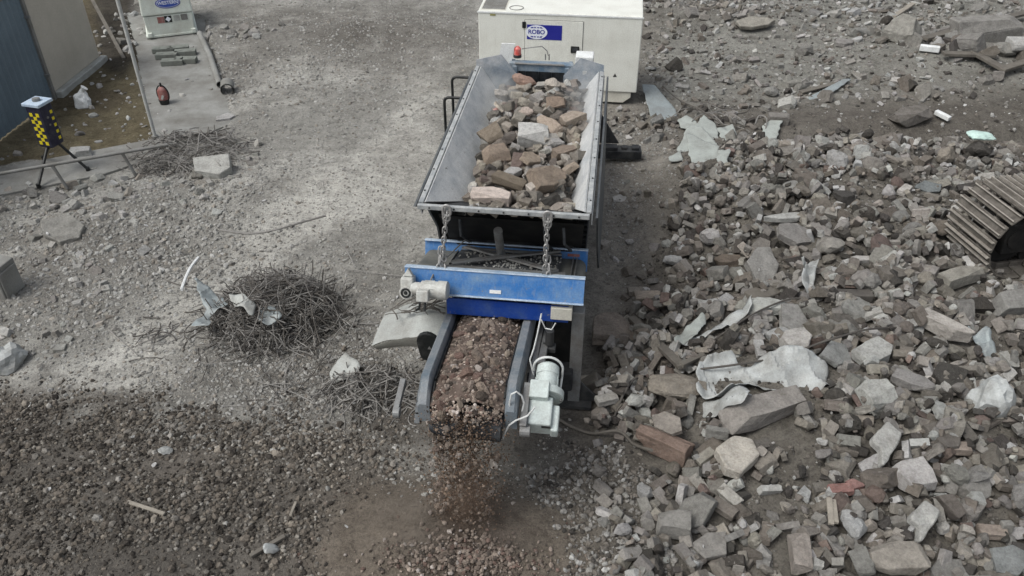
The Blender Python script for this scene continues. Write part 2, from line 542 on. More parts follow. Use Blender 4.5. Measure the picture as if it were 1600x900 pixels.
def text_part(name, txt, m, size, mat4, parent=None, depth=0.003, sx=1.0, bold=0.0):
    cu = bpy.data.curves.new(name, 'FONT')
    cu.body = txt
    cu.size = size
    cu.align_x, cu.align_y = 'CENTER', 'CENTER'
    cu.extrude = depth
    cu.offset = bold
    tmp = bpy.data.objects.new(name, cu)
    COL.objects.link(tmp)
    bpy.context.view_layer.update()
    me = bpy.data.meshes.new_from_object(tmp.evaluated_get(bpy.context.evaluated_depsgraph_get()))
    bpy.data.objects.remove(tmp)
    bpy.data.curves.remove(cu)
    me.transform(mat4 @ Matrix.Diagonal((sx, 1, 1, 1)))
    me.materials.clear(); me.materials.append(m)
    me.name = name
    o = bpy.data.objects.new(name, me)
    return link(o, parent)

def np_mesh(name, V, T, mats, colors=None):
    """Large triangle or quad mesh straight from numpy."""
    me = bpy.data.meshes.new(name)
    k = T.shape[1]
    me.vertices.add(len(V)); me.vertices.foreach_set("co", V.astype(np.float32).ravel())
    me.loops.add(T.size); me.loops.foreach_set("vertex_index", T.astype(np.int32).ravel())
    me.polygons.add(len(T))
    me.polygons.foreach_set("loop_start", np.arange(0, T.size, k, dtype=np.int32))
    me.update(calc_edges=True)
    me.validate()
    if colors is not None:
        a = me.color_attributes.new("Col", 'FLOAT_COLOR', 'POINT')
        c4 = np.ones((len(V), 4), np.float32); c4[:, :3] = colors
        a.data.foreach_set("color", c4.ravel())
    me.materials.append(mats)
    return me

# ------------------------------------------------------------------ world and light: bright overcast
W = bpy.data.worlds.new("World"); S.world = W
W.use_nodes = True
wn = W.node_tree
bg = wn.nodes["Background"]
sky = wn.nodes.new("ShaderNodeTexSky")
sky.sky_type = 'NISHITA'
sky.sun_disc = False
SUN_DIR = Vector((-0.55, -0.30, 0.95)).normalized()
sky.sun_elevation = math.asin(SUN_DIR.z)
sky.sun_rotation = math.atan2(SUN_DIR.x, SUN_DIR.y)
sky.dust_density = 4.0
sky.air_density = 1.0
hs = wn.nodes.new("ShaderNodeHueSaturation")
hs.inputs["Saturation"].default_value = 0.36
wn.links.new(sky.outputs[0], hs.inputs["Color"])
wn.links.new(hs.outputs[0], bg.inputs["Color"])
bg.inputs["Strength"].default_value = 0.125
sl = bpy.data.lights.new("sun", 'SUN')
sl.energy = 1.4
sl.angle = math.radians(28)
sl.color = (1.0, 0.985, 0.95)
so = bpy.data.objects.new("sun", sl)
so.rotation_euler = (-SUN_DIR).to_track_quat('-Z', 'Y').to_euler()
so.location = (-8, -4, 15)
COL.objects.link(so)
S.view_settings.view_transform = 'Standard'
S.view_settings.look = 'None'
S.view_settings.exposure = 0.36
S.view_settings.gamma = 1
S.render.engine = 'CYCLES'
S.cycles.use_denoising = True
S.cycles.max_bounces = 6
S.cycles.volume_bounces = 1
S.cycles.use_adaptive_sampling = True
S.cycles.adaptive_threshold = 0.015

# ------------------------------------------------------------------ ground sheet
def axis(lo, hi, step, far):
    core = np.arange(lo, hi + 1e-6, step)
    out, s, p = [], step, hi
    while p < far:
        s *= 1.35; p += s; out.append(p)
    out2, s, p = [], step, lo
    while p > -far:
        s *= 1.35; p -= s; out2.append(p)
    return np.array(out2[::-1] + list(core) + out)

gx = axis(-14.5, 14.5, 0.05, 1800)
gy = axis(3.0, 23.5, 0.05, 1800)
GX, GY = np.meshgrid(gx, gy)
GZ = terr(GX, GY)
PX, PY = proj(GX, GY, 0)
behind = GY < 1.5
n1 = fbm(GX, GY, 1.2, 3, 2) * 0.5 + 0.5
n2 = fbm(GX, GY, 0.35, 3, 5) * 0.5 + 0.5
def C3(*c): return np.array(c, float)
PALE, SOIL, DARK = C3(.290, .286, .266), C3(.118, .110, .097), C3(.068, .062, .055)
col = np.empty(GX.shape + (3,)); col[:] = PALE * 0.68
def blend(mask, c):
    global col
    m = np.clip(mask, 0, 1)[..., None]
    col = col * (1 - m) + c * m
# pale dry dust of the driven track, browner soil to the right and behind
blend(sstep(0.45, 0.62, n1) * 0.7, PALE * 1.02)
blend(sstep(0.48, 0.72, n2) * 0.6, PALE * 0.60)
blend(sstep(.52, .70, fbm(GX, GY, 2.6, 4, 3) * .5 + .5) * .5, PALE * .66)
xr = sstep(840, 960, PX + 90 * (n1 - .5))
blend(xr * 0.85, SOIL * (1.15 + .35 * sstep(200, 330, PY))[..., None])
heapm = soft(PX, PY, Z_HEAP, 60, n1) & ~behind
blend(spoly(PX, PY, Z_HEAP, 22) * ~behind * 0.9, SOIL * (0.75))
farm = soft(PX, PY, Z_FAR, 60, n1)
blend(spoly(PX, PY, Z_FAR, 30) * (.5 + .5 * n1), C3(.165, .166, .153))
dk_ = spoly(PX + 120 * (n1 - .5), PY + 80 * (n2 - .5), Z_DARK, 70) * (GY > 1.5)
blend(sstep(.08, 1.0, dk_ + .45 * (n2 - .5)) * 0.92, DARK * (1.0 + .35 * sstep(300, 560, PX))[..., None] if False else DARK * 1.12)
blend(dk_ * sstep(330, 560, PX) * .45, C3(.135, .122, .106))
blend(dk_ * sstep(.5, .75, n1) * .35, C3(.12, .105, .09))
# driven strip of pale dust, lower left to upper middle
STRIP = [(110, 620), (230, 610), (330, 500), (470, 380), (600, 330), (660, 300), (690, 230), (640, 150), (560, 230), (420, 330), (260, 440), (140, 560)]
blend(spoly(PX + 30 * (n2 - .5), PY + 30 * (n1 - .5), STRIP, 14) * (0.55 + 0.4 * n1), PALE * 1.18)
# damp patches and dark soil; fence gap and trench bank include painted shade
for (cx, cy, sx, sy, k) in ((520, 60, 90, 28, .6), (620, 70, 60, 40, .5), (700, 60, 40, 30, .35), (380, 110, 30, 30, .6), (60, 400, 60, 20, .6), (120, 390, 80, 22, .5), (430, 30, 120, 15, .4), (80, 470, 120, 30, .35), (330, 610, 110, 30, .4), (600, 560, 60, 40, .45), (430, 560, 110, 40, .4), (560, 470, 60, 50, .3), (640, 230, 50, 60, .25),
                            (170, 40, 40, 60, .8), (1060, 20, 60, 25, .6), (1250, 185, 130, 22, .75), (1420, 180, 90, 18, .7), (960, 640, 90, 60, .6), (620, 655, 60, 55, .75), (860, 690, 70, 60, .8), (560, 600, 60, 40, .4), (700, 660, 120, 40, .7), (270, 395, 120, 35, .35), (1130, 25, 60, 18, .4)):
    m = np.exp(-0.5 * (((PX - cx) / sx) ** 2 + ((PY - cy) / sy) ** 2)) * sstep(.25, .6, n2 + .15)
    blend(m * k * (GY > 3), DARK * 1.2)
# dull winter grass by the fence
gm = soft(PX, PY, Z_GRASS, 14, n1) & (GX < -4) & ~behind
blend(gm * 0.95, C3(.082, .070, .044))
blend(gm * sstep(.5, .75, n2) * .55, C3(.125, .108, .072))
blend(gm * sstep(.5, .3, n1) * .6, C3(.055, .046, .034))
# fine reddish brown dust of the fresh heap
rr = np.hypot((GX + .55) / 1.25, (GY - 4.75) / 1.05)
blend((1 - sstep(.62, 1.25, rr + .5 * (n1 - .5) + .3 * (n2 - .5))) * .95, C3(.108, .093, .077))
blend(np.exp(-(((GX + .42) / .34) ** 2 + ((GY - 4.75) / .8) ** 2)) * .8, C3(.052, .040, .033))
blend(spoly(PX, PY, [(125, -200), (150, 95), (185, 125), (215, 80), (205, -200)], 10) * (GX < -4) * .9, C3(.036, .033, .029))  # dark soil, with the shade of the fence gap painted in
nx, ny = len(gx), len(gy)
V = np.stack([GX, GY, GZ], -1).reshape(-1, 3)
i0 = (np.arange(ny - 1)[:, None] * nx + np.arange(nx - 1)[None]).ravel()
T = np.stack([i0, i0 + 1, i0 + nx + 1, i0 + nx], 1)
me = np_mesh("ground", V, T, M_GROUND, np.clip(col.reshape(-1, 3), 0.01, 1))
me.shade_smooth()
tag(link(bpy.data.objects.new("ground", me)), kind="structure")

def flat_slab(name, poly, z, th, m, rim=0.25):
    """Concrete slab following an outline given in photo pixels."""
    pts = [at(x, y, z) for x, y in poly]
    mb = MB()
    mb.prism([p - Vector((0, 0, th)) for p in pts], (0, 0, th))
    o = mb.build(name, m, bevel=0.01)
    tag(o, kind="structure")
    return o
flat_slab("path", [(192, 15), (326, 24), (356, 150), (368, 190), (330, 205), (300, 212), (246, 220), (216, 130)], 0.004, 0.3, M_CONC)
flat_slab("pavement", [(-300, 318), (0, 262), (243, 216), (275, 224), (240, 246), (160, 272), (60, 292), (0, 304), (-300, 360)], 0.012, 0.3, M_CONC)

# ------------------------------------------------------------------ crusher
crusher = empty("rubble_crusher", MO, MYAW, "mobile rubble crusher with grey steel hopper, blue overband magnet and raised conveyor", "crusher")
P = crusher

# -- hopper: two long sloping sides, a front wall, angled rear wings
ZT = 2.44
hp = MB()
def sheet(mb, a, b, c, d, t=0.02):
    a, b, c, d = map(Vector, (a, b, c, d))
    n = (b - a).cross(d - a).normalized() * t
    return mb.prism([a, b, c, d], n)
FU, FB = 0.60, 2.06                       # half width and height of the hopper floor
sheet(hp, (-.78, .05, ZT), (-.46, .76, FB), (-.50, 3.62, FB), (-.78, 3.62, ZT), .018)
sheet(hp, (.78, 3.62, ZT), (FU * .85, 3.62, FB), (FU, .76, FB), (.78, .05, ZT), .018)
sheet(hp, (-FU, .74, FB), (FU, .74, FB), (FU, 3.95, FB), (-FU, 3.95, FB), .018)
hop = hp.build("hopper", M_HOP, P)
lp = MB()
lp.box((-.01, .012, ZT - .022), (1.66, .04, .05))
lp.bar((-.81, .04, ZT + .005), (-.81, 3.62, ZT + .005), .05, .025)
lp.bar((.81, .04, ZT + .005), (.81, 3.62, ZT + .005), .05, .025)
lp.box((-.815, 1.8, ZT - .075), (.012, 3.5, .12)); lp.box((.842, 1.8, ZT - .075), (.012, 3.5, .12))
fw_ = MB(); sheet(fw_, (-.79, .025, ZT - .05), (.79, .025, ZT - .05), (FU + .03, .78, FB - .01), (-FU - .03, .78, FB - .01), .018); fw_.build('front_wall', M_DARKST, hop)
rim_o = lp.build("rim", M_LIP, hop, bevel=.006)
for s in (-1, 1):
    for k in range(8):
        bo = MB(); q = Vector((s * .815, .25 + k * .45, ZT + .022)); bo.cyl(q - Vector((0, 0, .01)), q + Vector((0, 0, .004)), .009, 8); bo.build("bolt", M_DARKST, hop)
for k in range(7):
    bo = MB(); q = Vector((-.72 + k * .24, -.014, ZT - .02)); bo.cyl(q + Vector((0, .01, 0)), q + Vector((0, -.004, 0)), .009, 8); bo.build("bolt", M_DARKST, hop)
for s in (-1, 1):
    wg = MB()
    wg.prism([(s * .83, 3.40, 1.95), (s * .83, 3.60, 2.53), (s * .52, 3.74, 2.56), (s * .31, 3.66, 2.34), (s * .31, 3.58, 1.75)], (0, .018, 0))
    w_o = wg.build("wing_plate", M_HOPW, hop)
    e = MB()
    e.box((s * .60, 3.655, 2.40), (.085, .012, .05), (math.radians(-14), 0, 0))
    e.build("data_plate", M_LIP, w_o)

# -- jaw housing behind the hopper mouth
jb = MB()
jb.box((-.40, 4.02, 1.80), (.05, .16, 1.16)); jb.box((.38, 4.02, 1.80), (.05, .16, 1.16)); jb.box((-.40, 4.5, 1.4), (.04, .8, 1.0)); jb.box((.38, 4.5, 1.4), (.04, .8, 1.0))
jb.box((-.01, 3.98, 2.33), (.86, .10, .11)); jb.box((-.01, 4.13, 1.80), (.80, .03, 1.10))
jb.box((-.01, 4.5, 1.88), (.84, .76, .03)); jb.box((-.36, 3.93, 2.05), (.06, .05, .6)); jb.box((.34, 3.93, 2.05), (.06, .05, .6))
jaw = jb.build("jaw_housing", M_JAW, P, bevel=.008)
jc = MB()
for k in range(7):
    jc.box((-.28 + k * .09, 4.06 + .012 * (k % 2), 1.96), (.088, .012, .62), (random.uniform(-.03, .03), 0, 0))
jc.build("rubber_curtain", M_RUBBER, jaw)
rl = MB(); rl.tube([(-.36, 3.92, 2.385), (.30, 3.92, 2.385)], .014, 8); rl.build("curtain_rod", M_GALV, jaw, smooth=True)
fl = MB(); fl.cyl((0, 4.95, 1.35), (0, 5.6, 1.35), .45, 28); fl.box((0, 5.1, 1.1), (1.2, 1.3, .8))
fl.build("flywheel_guard", M_DARKST, P, bevel=.01)
bc = MB(); bc.cyl((-.34, 4.03, 2.43), (-.34, 4.03, 2.47), .055, 16); bo_ = bc.build("beacon", M_DARKST, P)
b2 = MB(); b2.tube([(-.34, 4.03, 2.47), (-.34, 4.03, 2.55), (-.34, 4.03, 2.58)], [.05, .048, .02], 16); b2.build("lens", M_BEACON, bo_, smooth=True)
b3 = MB(); b3.tube([(-.29, 4.1, 2.52), (-.15, 4.12, 2.54), (-.02, 4.12, 2.56), (.05, 4.12, 2.50), (.07, 4.1, 2.44)], .007, 6); b3.build("cable", M_GALV, bo_, smooth=True)
b4 = MB()
for du in (.04, .09):
    b4.tube([(du, 4.0, 2.42), (du, 4.0, 2.50)], .008, 6)
b4.build("lifting_pin", M_GALV, jaw)
wb = MB(); wb.box((.56, 4.15, 2.36), (.24, .24, .22)); wb.build("switch_box", M_WHITE, P, bevel=.012)
wb2 = MB(); wb2.prism([(-.62, 4.0, 2.25), (-.44, 4.0, 2.25), (-.37, 4.0, 2.62), (-.55, 4.0, 2.62)], (0, .02, 0)); wb2.build("splash_guard", M_WHITE, P)
cy_ = MB(); cy_.tube([(.80, 3.62, 2.42), (.80, 3.66, 2.5)], .014, 8); cy_.build("latch", M_BLACK, P)

# -- chassis, undercarriage and side plates
ch = MB()
ch.box((0, 3.0, 1.18), (1.30, 4.3, .62)); ch.box((0, 1.75, 1.05), (.9, 1.5, .5))
ch.build("chassis", M_DARKST, P, bevel=.015)
for s in (-1, 1):
    sp = MB()
    sp.prism([(s * .875, .06, 2.38), (s * .88, .60, 2.06), (s * .89, 1.08, 1.52), (s * .91, 1.30, 1.10), (s * .93, 1.85, .58), (s * .93, 3.45, .58), (s * .875, 3.62, 2.38)], (s * .022, 0, 0))
    sp.build("side_plate", M_PLATE, P)
    tk = MB()
    prof = []
    for k in range(24):
        a = 2 * PI * k / 24
        prof.append((math.cos(a) * .24 + (1.15 if math.cos(a) > 0 else -1.15), math.sin(a) * .24))
    tk.prism([(s * .62 - .14, 3.2 + a, .255 + b) for a, b in prof], (.28, 0, 0))
    tr = tk.build("crawler_track", M_RUBBER, P)
    gr = MB()
    for k in range(19):
        gr.box((s * .62, 2.1 + k * .123, .505), (.27, .05, .03))
    gr.build("tread", M_RUBBER, tr)
fr = MB()   # apron blackened to stand in for shadow in the throat under the lip
fr.prism([(-.76, .55, 2.0), (.76, .55, 2.0), (.74, .95, 1.45), (-.74, .95, 1.45)], (0, .03, 0))
fr.box((0, 1.02, 1.2), (1.46, .06, .6))
fr.build("front_apron", M_EXC, P)
hc = MB()
hc.cyl((-.10, .30, 2.02), (-.10, .44, 1.72), .045, 16); hc.cyl((-.10, .42, 1.76), (-.10, .50, 1.58), .026, 12); hc.cyl((-.10, .50, 1.62), (-.10, .52, 1.56), .05, 12)
hc.build("hydraulic_cylinder", M_GALV, P, smooth=True)
for du, za, a0 in ((-.55, 1.72, .2), (.35, 1.70, .18), (.55, 1.72, .16)):
    hr = MB(); hr.tube([(du, .40 + a0, za + .22), (du + .02, .35 + a0, za + .05), (du + .08, .5 + a0, za - .12)], .016, 8); hr.build("hose", M_RUBBER, P, smooth=True)
# hooped hand rails on the far side
for (xa, ya, xb, yb) in ((694, 152, 694, 205), (706, 120, 707, 178)):
    a = ray_u(xa, ya, -1.32); b = ray_u(xb, yb, -1.32)
    rr_ = MB()
    r0 = .07
    pts = [Vector((-1.32, a.y, a.z - .95)), Vector((-1.32, a.y, a.z - r0))]
    for k in range(1, 6):
        t = k / 5 * PI / 2
        pts.append(Vector((-1.32 + r0 * (1 - math.cos(t)), a.y, a.z - r0 + r0 * math.sin(t))))
    pts.append(Vector((-.86, a.y, a.z)))
    rr_.tube(pts, .02, 8)
    rr_.build("hand_rail", M_BLACK, P, smooth=True)
pl = MB(); pl.box((-1.12, 5.2, .75), (.5, 2.4, .04)); pl.build("side_platform", M_DARKST, P)
# outrigger foot on the right
of = MB()
of.bar((.80, 5.90, .16), (1.52, 5.96, .16), .24, .14)
of.bar((.85, 5.88, .26), (1.12, 5.90, .26), .16, .06); of.box((1.24, 5.93, .25), (.10, .10, .05)); of.box((1.42, 5.95, .25), (.12, .14, .05))
of.prism([(.82, 6.1, .75), (1.15, 6.12, .22), (.82, 6.1, .22)], (0, .03, 0))
of.build("outrigger", M_DARKST, P, bevel=.01)

# -- overband magnet, tilted with the conveyor
TH = math.radians(-18.6)
def ob(u, t, n):
    return Vector((u, -.10 + t * math.cos(TH) - n * math.sin(TH) * -1 * -1, 1.60 + t * math.sin(TH) + n * math.cos(TH)))
OR = Matrix.Rotation(TH, 3, 'X')
def ob(u, t, n):
    return Vector((0, -.10, 1.60)) + OR @ Vector((u, t, n))
def obox(mb, u, t, n, su, st, sn, mi=0):
    return mb.box(ob(u, t, n), (su, st, sn), OR, mi)
UB0, UB1 = -1.0, .815
um, ul = (UB0 + UB1) / 2, UB1 - UB0
fb = MB(); obox(fb, um, 0, .02, ul, .025, .25)
fbo = fb.build("front_beam", M_BLUE, P, bevel=.004)
ff = MB(); obox(ff, um, .02, .152, ul + .004, .085, .014)
obox(ff, um, -.012, -.112, ul + .004, .05, .014)
ff.build("flange", M_FLANGE, fbo, bevel=.003)
lb = MB(); obox(lb, um + .02, -.0165, -.045, .115, .006, .036); lb.build("label_plate", M_WHITE, fbo)
rb = MB(); obox(rb, um, .96, .07, ul, .025, .24); rbo = rb.build("rear_beam", M_BLUE, P, bevel=.004)
rf = MB(); obox(rf, um, .95, .198, ul + .004, .07, .014); rf.build("flange", M_FLANGE, rbo, bevel=.003)
rd_ = MB(); obox(rd_, .66, .944, .13, .13, .006, .03); rd_.build("red_mark", M_RED, rbo)
gd = MB()
gd.box((.045, -.115, 1.335), (1.25, .02, .20)); gd.box((.045, .02, 1.235), (1.25, .28, .015))
gdo = gd.build("lower_guard", M_BLUED, P, bevel=.004)
cb = MB(); cb.box((.60, -.10, 1.36), (.215, .12, .145)); cb.build("junction_box", M_CREAM2, P, bevel=.006)
# belt round its two end drums
bl = MB()
prof = []
R_ = .09
for k in range(13):
    a = -PI / 2 + PI * k / 12
    prof.append((UB1 - .10 + R_ * math.cos(a), R_ * math.sin(a)))
for k in range(13):
    a = PI / 2 + PI * k / 12
    prof.append((UB0 + .10 + R_ * math.cos(a), R_ * math.sin(a)))
inner = [(um + (a - um) * .985, b * .88) for a, b in prof]
n_ = len(prof)
vs = [ob(a, .045, b) for a, b in prof] + [ob(a, .93, b) for a, b in prof]
bl.add(vs, [(i, (i + 1) % n_, n_ + (i + 1) % n_, n_ + i) for i in range(n_)])
bl.add([ob(a, .046, b) for a, b in inner], [tuple(range(n_))]); bl.add([ob(a, .929, b) for a, b in inner], [tuple(range(n_))])
beltm = bl.build("magnet_belt", M_BELTTOP, P)
cl = MB()
for uu in (.66, .70, -.62):
    obox(cl, uu, .49, R_ + .012, .012, .86, .024)
cl.build("cleat", M_GALV, beltm)
mg = MB()
obox(mg, -.02, .50, .115, 1.12, .72, .04)
mgo = mg.build("magnet_cover", M_RUBBER, P, bevel=.01)
xb = MB()
obox(xb, -.02, .10, .147, 1.26, .12, .02); obox(xb, -.02, .88, .147, 1.10, .05, .02)
xb.build("cross_rail", M_GALV, mgo)
xa = MB()
xa.bar(ob(-.52, .86, .170), ob(.52, .13, .170), .075, .02, OR @ Vector((0, 0, 1)))
xa.build("diagonal_brace", M_GALV, mgo)
xa = MB()
xa.bar(ob(.50, .86, .192), ob(-.55, .13, .192), .075, .02, OR @ Vector((0, 0, 1)))
xa.build("diagonal_brace", M_GALV, mgo)
db = MB()
for k in range(260):
    u_, t_ = random.gauss(0, .34), random.uniform(.2, .8)
    if abs(u_) > .55: continue
    s_ = random.uniform(.006, .02)
    db.box(ob(u_, t_, .137 + s_ * .3), (s_ * 1.5, s_, s_), (random.random() * 3, random.random() * 3, random.random() * 3))
g_ = db.build("grit", M_CONC, mgo); tag(g_, kind="stuff")

# motor at the left end of the overband
mo = MB()
def om(u, t, n): return ob(u, t, n)
mo.cyl(om(-.80, -.14, -.03), om(-.56, -.14, -.03), .085, 24); mo.cyl(om(-.90, -.14, -.03), om(-.79, -.14, -.03), .066, 20)
mot = mo.build("magnet_motor", M_MOTOR, P, smooth=True, bevel=.006)
m2 = MB(); m2.tube([om(-.63, -.14, -.03), om(-.54, -.14, -.03), om(-.525, -.14, -.03)], [.095, .095, .075], 24); m2.build("fan_cowl", M_MOTOR, mot, smooth=True)
m3 = MB(); m3.box(om(-.76, -.25, -.06), (.12, .09, .12), OR); m3.build("terminal_box", M_MOTOR, mot, bevel=.012)
m4 = MB(); m4.box(om(-.945, -.10, -.02), (.13, .15, .20), OR); m4.build("gearbox", M_MOTOR, mot, bevel=.02)
m5 = MB(); m5.cyl(om(-.945, -.20, -.065), om(-.945, -.165, -.065), .068, 24); m5.build("output_flange", M_MOTOR, mot, bevel=.004)
m6 = MB(); m6.torus(om(-.945, -.203, -.065), OR @ Matrix.Rotation(PI / 2, 3, 'X'), .042, .011); m6.cyl(om(-.945, -.205, -.065), om(-.945, -.19, -.065), .02, 14); m6.build("shaft_seal", M_BLACK, mot)
m7 = MB(); m7.prism([om(-.99, -.13, .085), om(-.89, -.13, .085), om(-.94, -.13, .17)], OR @ Vector((0, .06, 0))); m7.build("torque_arm", M_MOTOR, mot, bevel=.006)
m8 = MB()
for k in range(9):
    a = 2 * PI * k / 9
    c_ = om(-.715, -.14, -.03) + OR @ Vector((0, math.cos(a) * .088, math.sin(a) * .088))
    m8.box(c_, (.10, .006, .006), OR)
m8.build("cooling_rib", M_MOTOR, mot)
m9 = MB()
m9.tube([om(-.80, -.20, -.12), om(-.80, -.22, -.20), om(-.84, -.20, -.24)], .012, 6); m9.tube([om(-.74, -.24, -.12), om(-.74, -.26, -.22)], .014, 6)
m9.build("cable_gland", M_BLACK, mot, smooth=True)

# chains from the hopper lip to the overband beam
def chain(a, b, name="chain"):
    a, b = Vector(a), Vector(b)
    d = b - a
    L = d.length
    d.normalize()
    mb = MB()
    pitch = .062
    n = int(L / pitch)
    x = d.orthogonal().normalized()
    for k in range(n + 1):
        c = a + d * (k * L / n)
        yv = d
        xv = (Matrix.Rotation(PI / 2 * (k % 2) + .35, 3, d) @ x)
        m = Matrix((xv, yv, xv.cross(yv))).transposed()
        mb.torus(c, m, .022, .0085, .022, 12, 6)
    return mb.build(name, M_CHAIN, P, smooth=True)
cA0 = Vector((-.545, -.03, ZT - .02)); cA1 = ob(-.635, .06, .24)
cB0 = Vector((.425, -.03, ZT - .02)); cB1 = ob(.41, .06, .22)
chain(cA0, cA1); chain(cB0, cB1)
chain(cA1 + Vector((.02, 0, .02)), ob(-.60, .02, .15)); chain(cB1 + Vector((.03, 0, .10)), ob(.45, .02, .15)); chain(cA1 + Vector((-.01, 0, .10)), ob(-.66, .02, .15))
for c_, e_ in ((cA0, cA1), (cB0, cB1)):
    sh = MB()
    sh.torus(c_ + Vector((0, -.01, .0)), Matrix.Rotation(PI / 2, 3, 'X'), .038, .013, .02)
    sh.torus(c_.lerp(e_, .11), Matrix.Rotation(PI / 2, 3, 'X'), .032, .012, .026)
    sh.build("shackle", M_CHAIN, P, smooth=True)
    sh = MB(); q = Vector((e_.x, ob(0, .03, .16).y, ob(0, .03, .16).z))
    sh.prism([q + Vector((-.03, 0, 0)), q + Vector((.03, 0, 0)), q + Vector((.018, 0, .06)), q + Vector((-.018, 0, .06))], (0, .018, 0))
    sh.build("lifting_lug", M_GALV, P)
wr = MB()
wr.tube([cA1, cA1 + Vector((-.06, -.05, -.10)), ob(-.72, -.06, .05), ob(-.74, -.12, -.03)], .009, 6)
wr.tube([cA1 + Vector((.03, 0, 0)), cA1 + Vector((.18, .34, .02)), ob(-.46, .80, .24)], .008, 6)
wr.build("tie_wire", M_GALV, P, smooth=True)

# -- conveyor under the magnet
def cvz(w):
    """Height of the skirt top along the conveyor."""
    if w > -1.45: return 1.60 + (-1.45 - w) * .29
    return 1.60 - (-1.45 - w) ** 2 * 2.2
def cu(w, s):
    if s < 0: return -.575 + (.35 - w) * .045
    return .255 + (.35 - w) * .012
cv = MB()
WS = [1.3, .9, .5, .1, -.3, -.7, -1.1, -1.3, -1.45, -1.56, -1.64, -1.70]
conv = None
bm_ = MB()
for a, b in zip(WS[:-1], WS[1:]):
    za, zb = cvz(a) - .19, cvz(b) - .19
    bm_.add([(cu(a, -1) + .05, a, za), (cu(a, 1) - .05, a, za), (cu(b, 1) - .05, b, zb), (cu(b, -1) + .05, b, zb)], [(0, 1, 2, 3)])
conv = bm_.build("conveyor", M_RUBBER, P, solid=.02)
for s in (-1, 1):
    sk = MB()
    prof = [(-.045, -.20), (-.055, -.03), (-.035, .0), (.025, .0), (.05, -.035), (.055, -.20)]
    vs = []
    for w_ in WS:
        for a, b in prof:
            vs.append((cu(w_, s) + a, w_, cvz(w_) + b))
    k = len(prof)
    fs = [(i * k + j, i * k + (j + 1) % k, (i + 1) * k + (j + 1) % k, (i + 1) * k + j) for i in range(len(WS) - 1) for j in range(k)]
    fs += [tuple(range(k)), tuple((len(WS) - 1) * k + j for j in range(k))]
    sk.add(vs, fs)
    sk.build("skirt", M_SKIRT, conv, smooth=True)
    fl_ = MB()
    for a, b in zip(WS[:-2], WS[1:-1]):
        fl_.bar((cu(a, s) - s * .07, a, cvz(a) - .13), (cu(b, s) - s * .07, b, cvz(b) - .13), .012, .12)
    fl_.build("rubber_flap", M_BLACK, conv)
    fr_ = MB()
    for a, b in zip(WS[:-1], WS[1:]):
        fr_.bar((cu(a, s) + s * (.12 if s > 0 else .065), a, cvz(a) - .24), (cu(b, s) + s * (.12 if s > 0 else .065), b, cvz(b) - .24), .05, .11)
    fr_.build("frame_rail", M_GALV if s > 0 else M_PLATE, conv, bevel=.006)
dr = MB(); dr.cyl((-.42, -1.70, 1.26), (.20, -1.70, 1.26), .12, 24); dr.build("head_drum", M_RUBBER, conv, smooth=True)
o2 = MB()
o2.bar((.45, .45, .80), (.45, -.75, 1.18), .07, .07); o2.build("outer_rail", M_GALV, conv, bevel=.006)
for (w_, z_) in ((-.45, 1.22), (-.95, 1.36)):
    bk = MB(); bk.box((.40, w_, z_ - .19), (.12, .09, .11), (math.radians(15), 0, 0)); bk.build("idler_bracket", M_DARKST, conv, bevel=.01)
tn = MB()
tn.box((-.735, -1.54, 1.38), (.05, .34, .07), (math.radians(14), 0, 0)); tn.cyl((-.76, -1.69, 1.33), (-.70, -1.69, 1.33), .05, 14)
tn.build("take_up_bearing", M_GALV, conv, bevel=.005)
tn = MB()
tn.box((.385, -1.52, 1.38), (.06, .42, .08), (math.radians(20), 0, 0)); tn.cyl((.36, -1.72, 1.27), (.45, -1.72, 1.27), .05, 14)
tn.build("take_up_bearing", M_GALV, conv, bevel=.005)
# conveyor drive motor, right of the head drum
mx = .545
mm_ = MB(); mm_.cyl((mx, -1.10, 1.41), (mx, -1.34, 1.312), .098, 26)
cm = mm_.build("drive_motor", M_MOTOR2, conv, smooth=True, bevel=.006)
q = MB(); q.tube([(mx, -1.03, 1.435), (mx, -1.05, 1.427), (mx, -1.13, 1.395)], [.08, .102, .106], 26); q.build("fan_cowl", M_MOTOR2, cm, smooth=True)
q = MB(); q.cyl((mx, -1.27, 1.34), (mx, -1.335, 1.314), .165, 30); q.build("mounting_flange", M_MOTOR2, cm, smooth=True, bevel=.006)
q = MB(); q.box((mx - .03, -1.50, 1.26), (.215, .27, .22), (math.radians(22), 0, 0)); q.box((mx + .105, -1.52, 1.22), (.07, .25, .15), (math.radians(22), 0, 0)); q.build("gearbox", M_MOTOR2, cm, bevel=.018)
q = MB(); q.box((mx - .05, -1.39, 1.455), (.17, .17, .08), (math.radians(22), 0, 0)); q.build("terminal_box", M_MOTOR2, cm, bevel=.01)
q = MB()
for k in range(16):
    a = 2 * PI * k / 16
    q.bar((mx + math.cos(a) * .1, -1.15 + math.sin(a) * .04, 1.388 + math.sin(a) * .095), (mx + math.cos(a) * .1, -1.27 + math.sin(a) * .04, 1.34 + math.sin(a) * .095), .008, .014, (math.cos(a), 0, math.sin(a)))
q.build("cooling_fin", M_MOTOR2, cm)
q = MB()
for k in range(8):
    a = 2 * PI * k / 8
    c_ = Vector((mx + math.cos(a) * .14, -1.335 + math.sin(a) * .05, 1.314 + math.sin(a) * .13)); q.cyl(c_, c_ + Vector((0, -.02, -.008)), .011, 8)
q.build("flange_bolt", M_GALV, cm)
q = MB(); q.box((mx + .035, -1.652, 1.27), (.08, .004, .045), (math.radians(22), 0, 0)); q.build("rating_plate", M_DARKST, cm)
